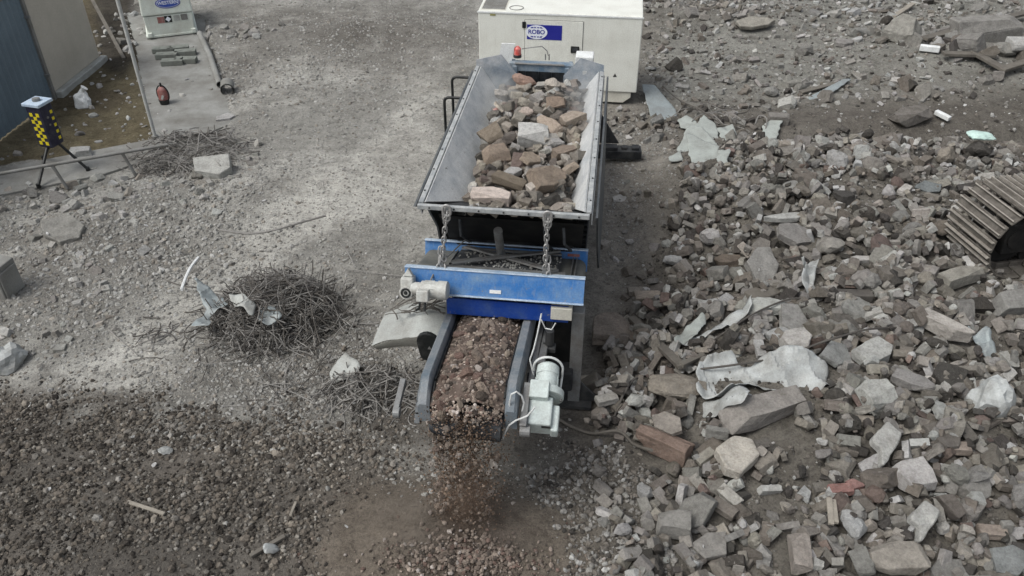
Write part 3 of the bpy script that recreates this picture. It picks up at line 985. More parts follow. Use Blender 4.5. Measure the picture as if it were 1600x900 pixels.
q = MB(); q.prism([(.40, -1.18, 1.34), (.58, -1.18, 1.42), (.62, -1.20, 1.36), (.50, -1.24, 1.22), (.40, -1.24, 1.22)], (0, -.035, -.012)); q.build("torque_bracket", M_MOTOR2, cm, bevel=.006)
q = MB()
pts = []
for k in range(17):
    a = PI * 1.15 * k / 16 - .2
    pts.append((mx + .135 * math.cos(a), -1.06, 1.425 + .135 * math.sin(a)))
q.tube(pts, .011, 6); q.tube([pts[0], (mx + .13, -1.05, 1.32), (mx + .12, -1.2, 1.26)], .011, 6); q.build("motor_cable", M_WHITEC, cm, smooth=True)
# dangling white cable
def cable_part(pp, w0, dw=0.0, r=.008):
    wc = MB(); wc.tube([ray_w(x, y, w0 + dw * i) for i, (x, y) in enumerate(pp)], r, 6)
    wc.build("white_cable", M_WHITEC, conv, smooth=True)
cable_part([(836, 636), (824, 650), (806, 657), (796, 664), (790, 674), (786, 684), (775, 692), (764, 696)], -1.72)
cable_part([(816, 642), (819, 630), (815, 618), (807, 612), (799, 616), (796, 630), (798, 645), (796, 662)], -1.66)
cable_part([(846, 490), (840, 520), (834, 545), (828, 562), (832, 580), (836, 596)], -.75, -.06)
cable_part([(846, 500), (852, 513), (862, 515), (868, 505)], -.4, 0, .007)
sp_ = MB(); sp_.tube([(.06, -.12, 1.24), (.065, -.14, .98)], .006, 6); sp_.build("stop_rod", M_GALV, P)
jn = MB(); jn.cyl((.50, -.30, 1.08), (.50, -.30, 1.26), .045, 14); jn.box((.50, -.32, 1.05), (.13, .1, .05)); jn.build("belt_switch", M_DARKST, conv, bevel=.004)
# support leg on packing
lg = MB(); lg.box((.77, .0, .70), (.13, .12, 1.24)); lgo = lg.build("support_leg", M_GALV, P, bevel=.008)
lg = MB(); lg.box((.74, .0, .07), (.46, .28, .04)); lg.prism([(.84, -.03, .34), (1.08, -.03, .09), (.84, -.03, .09)], (0, .03, 0)); lg.build("foot_plate", M_DARKST, lgo)
lg = MB(); lg.bar((-.60, .75, .55), (-.60, .0, .35), .1, .1); lg.box((.3, .6, .55), (.9, .6, .5)); lg.build("sub_frame", M_EXC, P)
lg = MB(); lg.box((.62, -.05, .44), (.26, .2, .26)); lg.build("jack", M_DARKST, lgo, bevel=.02)
# chute that throws the pulled-out metal to the left
ct = MB()
A = [ray_w(592, 521, -.18), ray_w(716, 505, -.18), ray_w(722, 474, .20), ray_w(604, 482, .38)]
def quadgrid(mb, a, b, c, d, nu, nv, f):
    vs = []
    for j in range(nv + 1):
        for i in range(nu + 1):
            s, t = i / nu, j / nv
            p = a.lerp(b, s).lerp(d.lerp(c, s), t)
            vs.append(f(p, s, t))
    mb.add(vs, [(j * (nu + 1) + i, j * (nu + 1) + i + 1, (j + 1) * (nu + 1) + i + 1, (j + 1) * (nu + 1) + i) for j in range(nv) for i in range(nu)])
A = [Vector((-1.40, -.20, .78)), Vector((-.66, -.25, 1.02)), Vector((-.62, .22, 1.12)), Vector((-1.36, .26, .88))]
quadgrid(ct, *A, 14, 4, lambda p, s, t: p + Vector((0, 0, .05 * math.sin(s * PI) + .015 * math.sin(9 * s + 4 * t))))
cto = ct.build("reject_chute", M_CHUTE, P, solid=.012, smooth=True)
ce = MB()
quadgrid(ce, A[0], A[1], A[1] + Vector((.0, .03, -.20)), A[0] + Vector((.05, .03, -.06)), 14, 2, lambda p, s, t: p + Vector((0, .0, .05 * math.sin(s * PI) - .006)))
ce.build("chute_edge", M_CHUTE2, cto, solid=.012, smooth=True)
gk = MB()
c0 = ray_w(668, 540, -.34)
gk.prism([c0 + Vector((math.cos(a) * .115, 0, math.sin(a) * .115 + (0.04 if math.sin(a) > 0 else -.10 if abs(math.cos(a)) < .8 else 0))) for a in [2 * PI * k / 16 for k in range(16)]], (0, .05, 0))
gk.build("rubber_guard", M_BLACK, P, bevel=.01)
tgl = MB(); q_ = c0 + Vector((.02, -.004, -.03)); tgl.prism([q_ + Vector((-.022, 0, -.015)), q_ + Vector((.022, 0, -.015)), q_ + Vector((0, 0, .028))], (0, -.002, 0)); tgl.build("warning_triangle", M_GALV, P)

# ------------------------------------------------------------------ generator behind the crusher
GW = 8.22                                   # machine-frame distance of its front face
gen = empty("generator", mw(-.06, GW, 0), MYAW, "cream silenced diesel generator with blue logo sign on its door, behind the crusher", "generator")
GL, GD, GT = 2.98, 1.15, 1.70
g = MB(); g.box((0, GD / 2, .98), (GL, GD, 1.44)); go = g.build("canopy", M_CREAM, gen, bevel=.018)
g = MB()
g.prism([(-GL / 2 + .04, .03, .255), (GL / 2 - .10, .03, .255), (GL / 2 - .10, .03, .15), (GL / 2 - .24, .03, .04), (-GL / 2 + .2, .03, .04), (-GL / 2 + .04, .03, .15)], (0, GD - .06, 0))
g.build("fuel_base", M_CREAM2, gen, bevel=.008)
g = MB()
for a in (-.75, .75): g.box((a, GD / 2, .015), (.25, GD - .2, .05))
g.build("skid", M_DARKST, gen)
g = MB(); g.box((0, -.004, GT - .03), (GL + .03, .014, .03)); g.build("roof_flashing", M_WHITE, go, bevel=.003)
g = MB()
for k in range(13): g.box((-GL / 2 + .27, .10 + k * .062, GT + .004), (.42, .028, .012), (math.radians(18), 0, 0))
g.build("vent_louvre", M_POST, go)
g = MB(); g.box((-GL / 2 + .27, .47, GT + .0015), (.46, .86, .003)); g.build("vent_frame", M_CREAM2, go)
g = MB(); g.torus((-GL / 2 + .68, .20, GT + .004), Matrix.Identity(3), .125, .008, 0, 28); g.build("exhaust_cap", M_POST, go)
d = MB(); d.box((-.10, -.006, 1.05), (1.06, .014, 1.02)); do = d.build("door", M_CREAM, gen, bevel=.004)
d = MB()
for (c, s) in (((-.635, -.0035, 1.05), (.008, .003, 1.03)), ((.435, -.0035, 1.05), (.008, .003, 1.03)), ((-.10, -.0035, 1.565), (1.07, .003, .008))):
    d.box(c, s)
d.build("door_seal", M_POST, do)
d = MB(); d.box((.30, -.022, 1.05), (.155, .02, .125)); dh = d.build("handle", M_BLACK, do, bevel=.012)
d = MB(); d.box((.30, -.034, 1.05), (.10, .008, .07)); d.build("paddle", M_RUBBER, dh) if False else d.build("lock", M_RUBBER, do, bevel=.004)
d = MB(); d.box((-.645, -.018, 1.47), (.07, .024, .115)); d.build("hinge", M_BLACK, do, bevel=.01)
d = MB(); d.box((-.27, -.0155, 1.345), (.64, .005, .27)); sg = d.build("logo_sign", M_NAVY, do)
d = MB()
d.prism([(-.415 + .198 * math.cos(2 * PI * k / 40), -.0185, 1.345 + .128 * math.sin(2 * PI * k / 40)) for k in range(40)], (0, -.003, 0))
d.build("logo_oval", M_SIGNW, do)
RX = Matrix.Rotation(PI / 2, 4, 'X')
text_part("logo_lettering", "ROBO", M_NAVY, .108, Matrix.Translation((-.415, -.0225, 1.347)) @ RX, do, .0012, 1.02, .0025)
d = MB()
for sz in (1, -1):
    for (x0, x1) in ((-.115, -.065), (-.05, -.012), (.012, .05), (.065, .115)):
        zz = .078 * sz
        d.prism([(-.415 + x0, -.0218, 1.345 + zz - .01 * sz * abs(x0) * 6), (-.415 + x1, -.0218, 1.345 + zz - .01 * sz * abs(x1) * 6), (-.415 + x1 * .8, -.0218, 1.345 + zz + .018 * sz), (-.415 + x0 * .8, -.0218, 1.345 + zz + .018 * sz)], (0, -.0015, 0))
d.build("globe_line", M_NAVY, do)
d = MB(); d.box((-GL / 2 + .27, -.003, 1.625), (.10, .006, .03)); d.build("maker_plate", worn("olive label", (.30, .28, .10), (.2, .2, .1), .4, 20), go)
d = MB(); d.prism([(1.03, -.001, .56), (1.10, -.001, .56), (1.065, -.001, .625)], (0, -.004, 0)); d.build("hazard_triangle", M_BLACK, go)
d = MB(); d.box((.72, -.01, .62), (.03, .02, .06)); d.build("latch", M_BLACK, go, bevel=.004)

# ------------------------------------------------------------------ site hoarding on the left
fa, fb_, fc = at(-30, 245), at(85, 155), at(157, 97)
fdir = (fa - fb_).normalized()
def hoarding(name, a, b, h, m, label, pitch, amp, basem=None):
    d = (b - a); L = d.length; d.normalize()
    n = Vector((-d.y, d.x, 0))
    e = empty(name, a, 0, label, "fence")
    mb = MB()
    vs, fs = [], []
    k = int(L / (pitch / 4))
    for i in range(k + 1):
        s = L * i / k
        ph = (i % 4)
        o = amp * (0, 0, 1, 1)[ph]
        p = d * s + n * o
        vs += [(p.x, p.y, .03), (p.x, p.y, h)]
    fs = [(2 * i, 2 * i + 2, 2 * i + 3, 2 * i + 1) for i in range(k)]
    mb.add(vs, fs)
    mb.build("panel", m, e, solid=.012)
    cap = MB(); cap.bar(n * .0 + Vector((0, 0, h + .012)), d * L + Vector((0, 0, h + .012)), .05, .03)
    cap.build("top_rail", M_POST, e)
    return e, d, n, L
e1, *_ = hoarding("steel_hoarding", fb_ + fdir * 6.5, fb_ + fdir * .04, 2.05, M_STEELB, "blue grey corrugated steel hoarding panel at the edge of the site", .16, .022)
e2, d2, nn2, L2 = hoarding("timber_hoarding", fb_ + (fc - fb_).normalized() * .06, fc + (fc - fb_).normalized() * .02, 2.05, M_STEELC, "plain cream hoarding panel standing on a pale concrete strip", .4, .002)
q = MB(); q.bar(d2 * .0 - nn2 * .08 + Vector((0, 0, .05)), d2 * (L2 + .05) - nn2 * .08 + Vector((0, 0, .05)), .14, .16); q.build("footing", M_CHUTE, e2, bevel=.02)
pe = empty("fence_post", fb_, 0, "grey steel corner post with clips joining the two hoarding panels", "post")
q = MB(); q.box((0, 0, 1.04), (.09, .09, 2.1)); q.build("upright", M_POST, pe, bevel=.006)
for zz in (.5, 1.6):
    q = MB(); q.box((.03, -.05, zz), (.13, .05, .05)); q.build("clip", M_GALV, pe, bevel=.006)

# ------------------------------------------------------------------ white fuel tank
t0, t1 = at(232, 62), at(308, 53)
td = (t1 - t0); tw = td.length; tyaw = math.atan2(td.y, td.x)
tank = empty("fuel_tank", t0, tyaw, "white fuel tank with a blue oval logo and hazard stickers on the concrete path", "tank")
q = MB()
q.prism([(.03, .0, .06), (tw - .03, 0, .06), (tw, 0, .50), (0, 0, .50)], (0, 1.5, 0)); q.build("tank_body", M_TANK, tank, bevel=.02)
q = MB(); q.box((tw / 2, .75, .05), (tw + .06, 1.52, .06)); q.box((tw - .05, -.02, .1), (.1, .08, .1)); q.box((.06, -.02, .1), (.1, .08, .1)); q.build("skid_base", M_TANK, tank, bevel=.015)
q = MB(); q.prism([(-.02, -.02, .51), (tw + .02, -.02, .51), (tw - .02, .02, 1.15), (.02, .02, 1.15)], (0, 1.54, 0)); lid = q.build("lid", M_TANK, tank, bevel=.03)
q = MB(); q.box((.1, -.02, 1.10), (.2, .03, .1)); q.build("hinge", M_POST, lid, bevel=.01)
q = MB(); cx = tw / 2 + .06
ell = lambda r, s, k: (cx + r * math.cos(2 * PI * k / 40), -.0, 0.76 + s * math.sin(2 * PI * k / 40))
TL = math.atan2(.04, .69)
def onlid(x, z, off): return (x, -.02 + (z - .51) * .04 / .64 - off, z)
q.prism([onlid(*ell(.265, .115, k)[::2], .002) for k in range(40)], (0, -.004, 0)); q.build("logo_oval", M_NAVY, lid)
q = MB(); q.prism([onlid(*ell(.245, .098, k)[::2], .007) for k in range(40)], (0, -.002, 0)); lr = q.build("logo_ring", M_SIGNW, lid)
q = MB(); q.prism([onlid(*ell(.235, .088, k)[::2], .010) for k in range(40)], (0, -.002, 0)); q.build("logo_field", worn("logo blue", (.04, .08, .34), (.06, .1, .36), .3, 6, .4), lid)
text_part("logo_lettering", "WESTERN", M_SIGNW, .105, Matrix.Translation(onlid(cx, .765, .0145)) @ Matrix.Rotation(PI / 2 - TL * 0, 4, 'X'), lid, .001, .92, .002)
q = MB(); q.box((.36, -.004, .40), (.145, .006, .135)); q.build("hazard_sticker", M_RED, tank)
q = MB(); q.box((.515, -.004, .405), (.15, .006, .145)); hz = q.build("hazard_sticker", M_BLACK, tank)
q = MB(); q.box((.515, -.0085, .405), (.085, .003, .085), (0, PI / 4, 0)); q.build("diamond_sticker", M_SIGNW, tank)
q = MB(); q.box((.70, -.004, .41), (.13, .005, .12)); q.build("notice_sticker", M_CHUTE, tank)
q = MB(); q.box((.86, -.004, .415), (.14, .006, .13)); q.build("notice_sticker", M_POST, tank)

# ------------------------------------------------------------------ alarm box on tripod
tb = Vector((-7.42, 12.22, 0))
al = empty("site_alarm", tb, 0, "black alarm box with yellow chequers on a tripod beside the low rail", "alarm box")
Rz = Matrix.Rotation(math.radians(-16), 3, 'Z')
q = MB(); q.box((0, 0, .84), (.27, .27, .70), Rz); ab = q.build("box_body", M_BOXN, al, bevel=.025)
q = MB(); q.box((0, 0, 1.21), (.32, .32, .05), Rz); lidb = q.build("lid", M_FLANGE, al, bevel=.01)
q = MB(); q.cyl((0, 0, 1.235), (0, 0, 1.275), .06, 18); q.cyl((0, 0, 1.275), (0, 0, 1.28), .05, 18); q.build("knob", M_GALV, lidb, bevel=.004)
def checker(nx_, nz_, face, cs, x0, z0):
    mb = MB()
    for i in range(nx_):
        for j in range(nz_):
            if (i + j) % 2 == 0:
                c = Vector((x0 + i * cs, face, z0 + j * cs))
                mb.box(Rz @ c, (cs * .98, .004, cs * .98), Rz)
    return mb
checker(3, 9, -.1365, .06, -.06, .57).build("chequer_panel", M_YEL, ab)
mb = MB()
for j in range(9):
    if j % 2 == 0: mb.box(Rz @ Vector((.1365, .07, .60 + j * .055)), (.004, .05, .05), Rz)
mb.build("chequer_panel", M_YEL, ab)
mb = MB(); mb.cyl(Rz @ Vector((.1345, -.03, .98)), Rz @ Vector((.142, -.03, .98)), .022, 12); mb.cyl(Rz @ Vector((.1345, -.03, .86)), Rz @ Vector((.142, -.03, .86)), .018, 12); mb.build("button", M_POST, ab)
for (px, py, tx, ty) in ((60, 290, -.03, -.05), (137, 264, .10, .0), (68, 246, -.02, .09)):
    f_ = at(px, py, .04) - tb
    q = MB(); q.tube([(tx, ty, .52), (f_.x, f_.y, f_.z)], .024, 8); lgq = q.build("leg", M_BLACK, al, smooth=True)
    q = MB(); q.tube([(f_.x, f_.y, f_.z - .035), (f_.x, f_.y, f_.z + .03)], .034, 10); q.build("rubber_foot", M_BLACK, lgq)

# ------------------------------------------------------------------ rail, poles, pipe
ra, rb_ = at(-120, 292, .42), at(262, 226, .42)
rail = empty("knee_rail", Vector((ra.x, ra.y, 0)), 0, "low grey tubular rail running along the edge of the pavement", "rail")
o_ = Vector((ra.x, ra.y, 0))
q = MB(); q.tube([ra - o_, rb_ - o_], .028, 10); q.build("rail_tube", M_POST, rail, smooth=True)
for s in (.12, .505, .80):
    p = ra.lerp(rb_, s) - o_
    q = MB(); q.tube([p - Vector((0, 0, .02)), p + Vector((.12, -.02, -.42))], .026, 8); q.build("post", M_POST, rail, smooth=True)
pb = at(243, 216)
pole = empty("pole", pb, 0, "tall thin pale pole standing at the end of the low rail", "pole")
q = MB(); q.tube([(0, 0, 0), (0, 0, 3.4)], .032, 10); q.build("shaft", M_POSTW, pole, smooth=True)
q = MB(); q.cyl((0, 0, -.01), (0, 0, .05), .06, 14); q.build("socket", M_POST, pole)
q = MB()
pa_, pb_ = at(312, 52, .1), at(343, 132, .08)
q.tube([pa_, pa_.lerp(pb_, .5) + Vector((.03, 0, .02)), pb_], .06, 14, False); q.tube([pb_, pa_.lerp(pb_, .9)], .048, 14, False)
dp = q.build("drain_pipe", M_CONC, None, smooth=True); tag(dp, "long pale drain pipe lying along the edge of the concrete path", "pipe")
q = MB(); c_ = at(354, 140, .1); q.tube([c_ + Vector((-.05, .25, .02)), c_ + Vector((.02, -.02, .0))], .13, 16, False); q.tube([c_ + Vector((-.05, .25, .02)), c_ + Vector((.02, -.02, .0))], .105, 16, False)
dp = q.build("pipe_socket", M_CONC, None, smooth=True); tag(dp, "short wide pipe socket at the end of the drain pipe", "pipe")
q = MB(); q.bar(at(140, -8, .5), at(194, 92, .06), .07, .05)
tag(q.build("timber_batten", M_WOOD, None, bevel=.004), "long grey batten leaning in the dark gap behind the cream hoarding", "batten")

# ------------------------------------------------------------------ things on the concrete stand
cp = gp(259, 164); cp.z = .005
ext = empty("red_canister", cp, math.radians(-8), "red canister in a black hoop frame standing on the concrete path", "canister")
q = MB(); q.tube([(0, 0, .05), (0, 0, .09), (0, 0, .34), (0, 0, .40), (0, 0, .43)], [.08, .115, .115, .07, .03], 20); q.build("shell", M_RED, ext, smooth=True)
q = MB(); q.tube([(0, 0, .43), (0, 0, .52)], .022, 10); q.tube([(0, 0, .51), (.02, -.07, .53)], .014, 8); q.build("valve", M_BLACK, ext, smooth=True)
q = MB(); pts = [(.145 * math.cos(a), 0, .24 + .22 * math.sin(a)) for a in [2 * PI * k / 24 for k in range(25)]]; q.tube(pts, .014, 8); q.build("hoop_frame", M_BLACK, ext, smooth=True)
q = MB(); q.tube([(0, -.02, 0), (0, -.02, .12)], [.10, .12], 16); q.build("base", M_BLACK, ext)
q = MB(); q.box((.035, -.113, .20), (.05, .012, .11), (0, .4, 0)); q.build("label_plate", M_CHUTE, ext); ext.scale = (.82, .82, .78)

M_BLOCK = worn("green grey concrete block", (.21, .225, .20), (.14, .145, .13), .5, 6, .95, 0, .3)
bq = MB(); bq.box((0, 0, .055), (.44, .20, .10)); bq.box((-.12, 0, .108), (.10, .10, .006)); bq.box((.12, 0, .108), (.10, .10, .006))
bme = None
blocks = [(257, 84, .0, "dark end block at the back left of the blocks on the path"), (262, 93, .04, "left middle block of the blocks laid on the path"), (271, 103, .06, "front left block of the blocks laid on the path"),
          (280, 82, .2, "back block with two dark holes among those on the path"), (292, 100, -.05, "front right block of the blocks laid on the path"), (291, 88, .1, "back right block of the blocks laid on the path")]
for i, (px, py, a, lb_) in enumerate(blocks):
    p = gp(px, py); p.z = .005
    if i == 0:
        o = bq.build("concrete_block", M_BLOCK, None, bevel=.012); b0_ = o
    else:
        o = b0_.copy(); COL.objects.link(o)
    o.location = p; o.rotation_euler = (0, 0, a + .1)
    tag(o, "green grey concrete " + lb_, "block", "concrete blocks laid out on the path")

def crumple(name, r, m, seed, flat=.8):
    bm = bmesh.new(); bmesh.ops.create_icosphere(bm, subdivisions=3, radius=1)
    for v in bm.verts:
        p = v.co.copy()
        k = 1 + .38 * mnoise.noise(p * 1.4 + Vector((seed, 0, 0))) + .22 * abs(mnoise.noise(p * 3.1 + Vector((0, seed, 0)))) + .1 * mnoise.noise(p * 7 + Vector((seed, seed, 0)))
        v.co = Vector((p.x * r[0], p.y * r[1], p.z * r[2])) * k
        if v.co.z < -.45 * r[2]: v.co.z = -.45 * r[2]
        v.co.z += .45 * r[2]
    me_ = bpy.data.meshes.new(name); bm.to_mesh(me_); bm.free()
    me_.materials.append(m); me_.shade_flat()
    return link(bpy.data.objects.new(name, me_))
b = crumple("plastic_bag", (.15, .14, .20), M_WHITE, 3); b.location = gp(131, 166); tag(b, "knotted white plastic bag lying on the dull grass by the hoarding", "bag")
k_ = MB(); k_.tube([(.02, 0, .22), (.05, .02, .30), (.10, .04, .36)], [.06, .03, .07], 8); k_.build("knot", M_WHITE, b)
b = crumple("plastic_bag", (.19, .18, .24), M_SHEET, 8); b.location = gp(1541, 640, .05); tag(b, "crumpled greyish white bag sitting in the rubble near the right edge", "bag"); b_low = b
b = crumple("plastic_bag", (.20, .22, .16), M_SHEET, 12); b.location = gp(12, 568); tag(b, "torn pale bag on the ground at the left edge of the site", "bag")

# ------------------------------------------------------------------ excavator: only its crawler reaches the picture
AX = Vector((.20, -.98, 0)).normalized()           # axle direction, towards the camera
TX = Vector((-AX.y, AX.x, 0)) * 1.0                 # travel direction, away to the right
E0 = Vector((6.19, 8.90, .48))                      # under the front idler, middle of the shoes
ex = empty("excavator", E0, 0, "muddy steel crawler track of an excavator standing on the rubble", "excavator")
RI, LT, SWD = .48, 3.1, .84
def trk(s):
    """Point and angle on the crawler loop at arc length s."""
    half = PI * RI
    per = 2 * LT + 2 * half
    s %= per
    if s < LT: return s, 0.0, 0.0, s
    s -= LT
    if s < half:
        a = s / RI; return LT + math.sin(a) * RI, RI - math.cos(a) * RI, a, s
    s -= half
    if s < LT: return LT - s, 2 * RI, PI, s
    s -= LT
    a = s / RI
    return -math.sin(a) * RI, RI + math.cos(a) * RI, PI + a, s
def track_set(off):
    n = 46
    per = 2 * LT + 2 * PI * RI
    proto = None
    for k in range(n):
        x, z, a, _ = trk(per * k / n)
        x2, z2, _, _ = trk(per * k / n + .02)
        t = Vector((x2 - x, z2 - z)).normalized()
        d3 = TX * t.x + Vector((0, 0, t.y))
        nrm = AX.cross(d3).normalized()            # outward
        cen = TX * x + Vector((0, 0, z)) + AX * off
        m3 = Matrix((AX, d3, AX.cross(d3))).transposed()
        if (cen + m3 @ Vector((0, 0, 1)) - (TX * LT / 2 + Vector((0, 0, RI)) + AX * off)).length < (cen - m3 @ Vector((0, 0, 1)) - (TX * LT / 2 + Vector((0, 0, RI)) + AX * off)).length:
            m3 = Matrix((-AX, d3, (-AX).cross(d3))).transposed()
        if track_set.proto is None:
            q = MB()
            q.box((0, 0, 0), (SWD, .165, .022)); q.box((0, .075, .006), (SWD, .02, .03))
            q.box((-.16, 0, -.04), (.05, .18, .07)); q.box((.16, 0, -.04), (.05, .18, .07))
            o = q.build("track_shoe", M_TRACK, ex, bevel=.006)
            e_ = MB(); e_.box((0, -.05, .030), (SWD, .016, .040)); e_.box((0, .045, .030), (SWD, .016, .040))
            ge = e_.build("grouser", M_TRACKE, o, bevel=.003)
            track_set.proto = (o, ge)
        else:
            o = track_set.proto[0].copy(); COL.objects.link(o); o.parent = ex
            c2 = track_set.proto[1].copy(); COL.objects.link(c2); c2.parent = o
        o.matrix_local = Matrix.Translation(cen) @ m3.to_4x4()
track_set.proto = None
track_set(0)
q = MB()
def fr_pt(x, z, o): return TX * x + Vector((0, 0, z)) + AX * o
q.prism([fr_pt(-.15, .25, -.16), fr_pt(LT + .1, .25, -.16), fr_pt(LT + .2, .68, -.16), fr_pt(-.2, .68, -.16)], AX * .40)
q.build("track_frame", M_EXC, ex, bevel=.02)
for x_ in (0, LT):
    q = MB(); q.cyl(fr_pt(x_, RI, -.12), fr_pt(x_, RI, .12), RI - .07, 28); q.cyl(fr_pt(x_, RI, -.2), fr_pt(x_, RI, .26), .14, 18)
    q.build("idler_wheel", M_EXC, ex, smooth=True)
for k in range(6):
    q = MB(); q.cyl(fr_pt(.35 + k * .48, .15, -.15), fr_pt(.35 + k * .48, .15, .15), .12, 16); q.build("roller", M_EXC, ex, smooth=True)
q = MB(); q.bar(fr_pt(LT / 2, .75, .1), fr_pt(LT / 2, .75, 2.3), 1.1, .4); q.cyl(fr_pt(LT / 2, .9, 1.2), fr_pt(LT / 2, 1.12, 1.2), .62, 28); q.build("car_body", M_EXC, ex, bevel=.03)

# ------------------------------------------------------------------ distant hut wall strip and skip beyond the far edge are outside the picture

# ------------------------------------------------------------------ masonry pieces
def bcut(bm, co, no):
    r = bmesh.ops.bisect_plane(bm, geom=bm.verts[:] + bm.edges[:] + bm.faces[:], plane_co=co, plane_no=no, clear_outer=True)
    ed = [e for e in r['geom_cut'] if isinstance(e, bmesh.types.BMEdge)]
    if len(ed) >= 3:
        bmesh.ops.edgeloop_fill(bm, edges=ed)

def piece_bm(kind, seed, detail=0):
    """One broken piece. Bricks are in metres; the rest are about one unit long."""
    r = random.Random(seed * 13 + hash(kind) % 1 + len(kind) * 101)
    bm = bmesh.new()
    def boxbm(sx, sy, sz):
        bmesh.ops.create_cube(bm, size=1)
        for v in bm.verts: v.co = Vector((v.co.x * sx, v.co.y * sy, v.co.z * sz))
    rv = lambda: Vector((r.uniform(-1, 1), r.uniform(-1, 1), r.uniform(-1, 1))).normalized()
    if kind == 'brick':
        sx, sy, sz = .215, .103, .066
        boxbm(sx, sy, sz)
        for _ in range(3):
            s = Vector((r.choice((-1, 1)), r.choice((-1, 1)), r.choice((-1, 1))))
            co = Vector((s.x * sx / 2, s.y * sy / 2, s.z * sz / 2))
            bcut(bm, co * .90, (Vector((s.x * .6, s.y, s.z * 1.2)) + rv() * .5).normalized())
        bv = .005
    elif kind == 'half_brick':
        sx, sy, sz = r.uniform(.10, .16), .103, .066
        boxbm(sx, sy, sz)
        bcut(bm, Vector((sx * .38, 0, 0)), (Vector((1, 0, 0)) + rv() * .55).normalized())
        for _ in range(2):
            s = Vector((r.choice((-1, 1)), r.choice((-1, 1)), r.choice((-1, 1))))
            bcut(bm, Vector((s.x * sx, s.y * sy, s.z * sz)) * .42, (s + rv() * .6).normalized())
        bv = .006
    elif kind == 'concrete_chunk':
        sx, sy, sz = 1, r.uniform(.6, .9), r.uniform(.35, .65)
        boxbm(sx, sy, sz)
        for _ in range(r.randint(4, 7)):
            n = rv()
            d = abs(n.x) * sx / 2 + abs(n.y) * sy / 2 + abs(n.z) * sz / 2
            bcut(bm, n * d * r.uniform(.55, .82), n)
        bv = .03
    elif kind == 'slab_fragment':
        k = r.randint(5, 7)
        vs = [bm.verts.new((math.cos(2 * PI * i / k + r.uniform(-.3, .3)) * .5, math.sin(2 * PI * i / k + r.uniform(-.3, .3)) * r.uniform(.28, .42), -.08)) for i in range(k)]
        f = bm.faces.new(vs)
        ex_ = bmesh.ops.extrude_face_region(bm, geom=[f])
        for v in ex_['geom']:
            if isinstance(v, bmesh.types.BMVert): v.co += Vector((r.uniform(-.02, .02), r.uniform(-.02, .02), .16))
        bmesh.ops.recalc_face_normals(bm, faces=bm.faces)
        bv = .018
    else:                                               # stone
        bmesh.ops.create_icosphere(bm, subdivisions=2, radius=.5)
        sy, sz = r.uniform(.6, .9), r.uniform(.45, .75)
        o = rv() * 20
        for v in bm.verts:
            p = v.co.normalized()
            v.co = Vector((v.co.x, v.co.y * sy, v.co.z * sz)) * (1 + .35 * mnoise.noise(p * 1.3 + o))
        for _ in range(4):
            n = rv()
            d = max(v.co.dot(n) for v in bm.verts)
            bcut(bm, n * d * r.uniform(.68, .85), n)
        bv = .012
    bmesh.ops.dissolve_degenerate(bm, dist=1e-4, edges=bm.edges)
    bmesh.ops.bevel(bm, geom=bm.edges[:], offset=bv, segments=1 if not detail else 2, affect='EDGES', clamp_overlap=True, profile=.6)
    bmesh.ops.remove_doubles(bm, verts=bm.verts, dist=1e-4)
    if detail:
        bmesh.ops.triangulate(bm, faces=[f for f in bm.faces if len(f.verts) > 4])
        bmesh.ops.subdivide_edges(bm, edges=bm.edges[:], cuts=detail, use_grid_fill=True)
        bm.normal_update()
        o = rv() * 30
        ext = max(v.co.length for v in bm.verts)
        for v in bm.verts:
            q = v.co / ext
            v.co += v.normal * ext * (.05 * mnoise.noise(q * 3 + o) + .03 * mnoise.noise(q * 8 + o) + .022 * mnoise.noise(q * 19 + o))
    bmesh.ops.recalc_face_normals(bm, faces=bm.faces)
    return bm

KINDS = ('brick', 'half_brick', 'concrete_chunk', 'slab_fragment', 'stone')
VAR = {}
for kd in KINDS:
    VAR[kd] = []
    for i in range(14):
        bm = piece_bm(kd, i, 0)
        me_ = bpy.data.meshes.new(kd)
        bmesh.ops.triangulate(bm, faces=bm.faces[:])
        bm.to_mesh(me_); bm.free()
        me_.materials.append(M_RUB); me_.shade_flat()
        vv = np.empty(len(me_.vertices) * 3, np.float32); me_.vertices.foreach_get("co", vv)
        tt = np.empty(len(me_.polygons) * 3, np.int32); me_.polygons.foreach_get("vertices", tt)
        bm = piece_bm(kd, i, 2 if kd in ('concrete_chunk', 'stone', 'slab_fragment') else 1)
        md_ = bpy.data.meshes.new(kd)
        bm.to_mesh(md_); bm.free()
        md_.materials.append(M_RUB); md_.shade_flat()
        VAR[kd].append((md_, vv.reshape(-1, 3), tt.reshape(-1, 3)))

TONES = {'dust': (.30, .296, .276), 'grey': (.232, .224, .207), 'pale': (.365, .362, .345), 'brown': (.165, .150, .131), 'dark': (.070, .065, .059), 'red': (.155, .122, .107), 'tan': (.262, .243, .213)}
def tone(name, r=random, k=.14):
    b = TONES[name]; g = 1 + r.uniform(-k, k)
    return (b[0] * g * (1 + r.uniform(-.03, .03)), b[1] * g, b[2] * g * (1 + r.uniform(-.03, .03)))

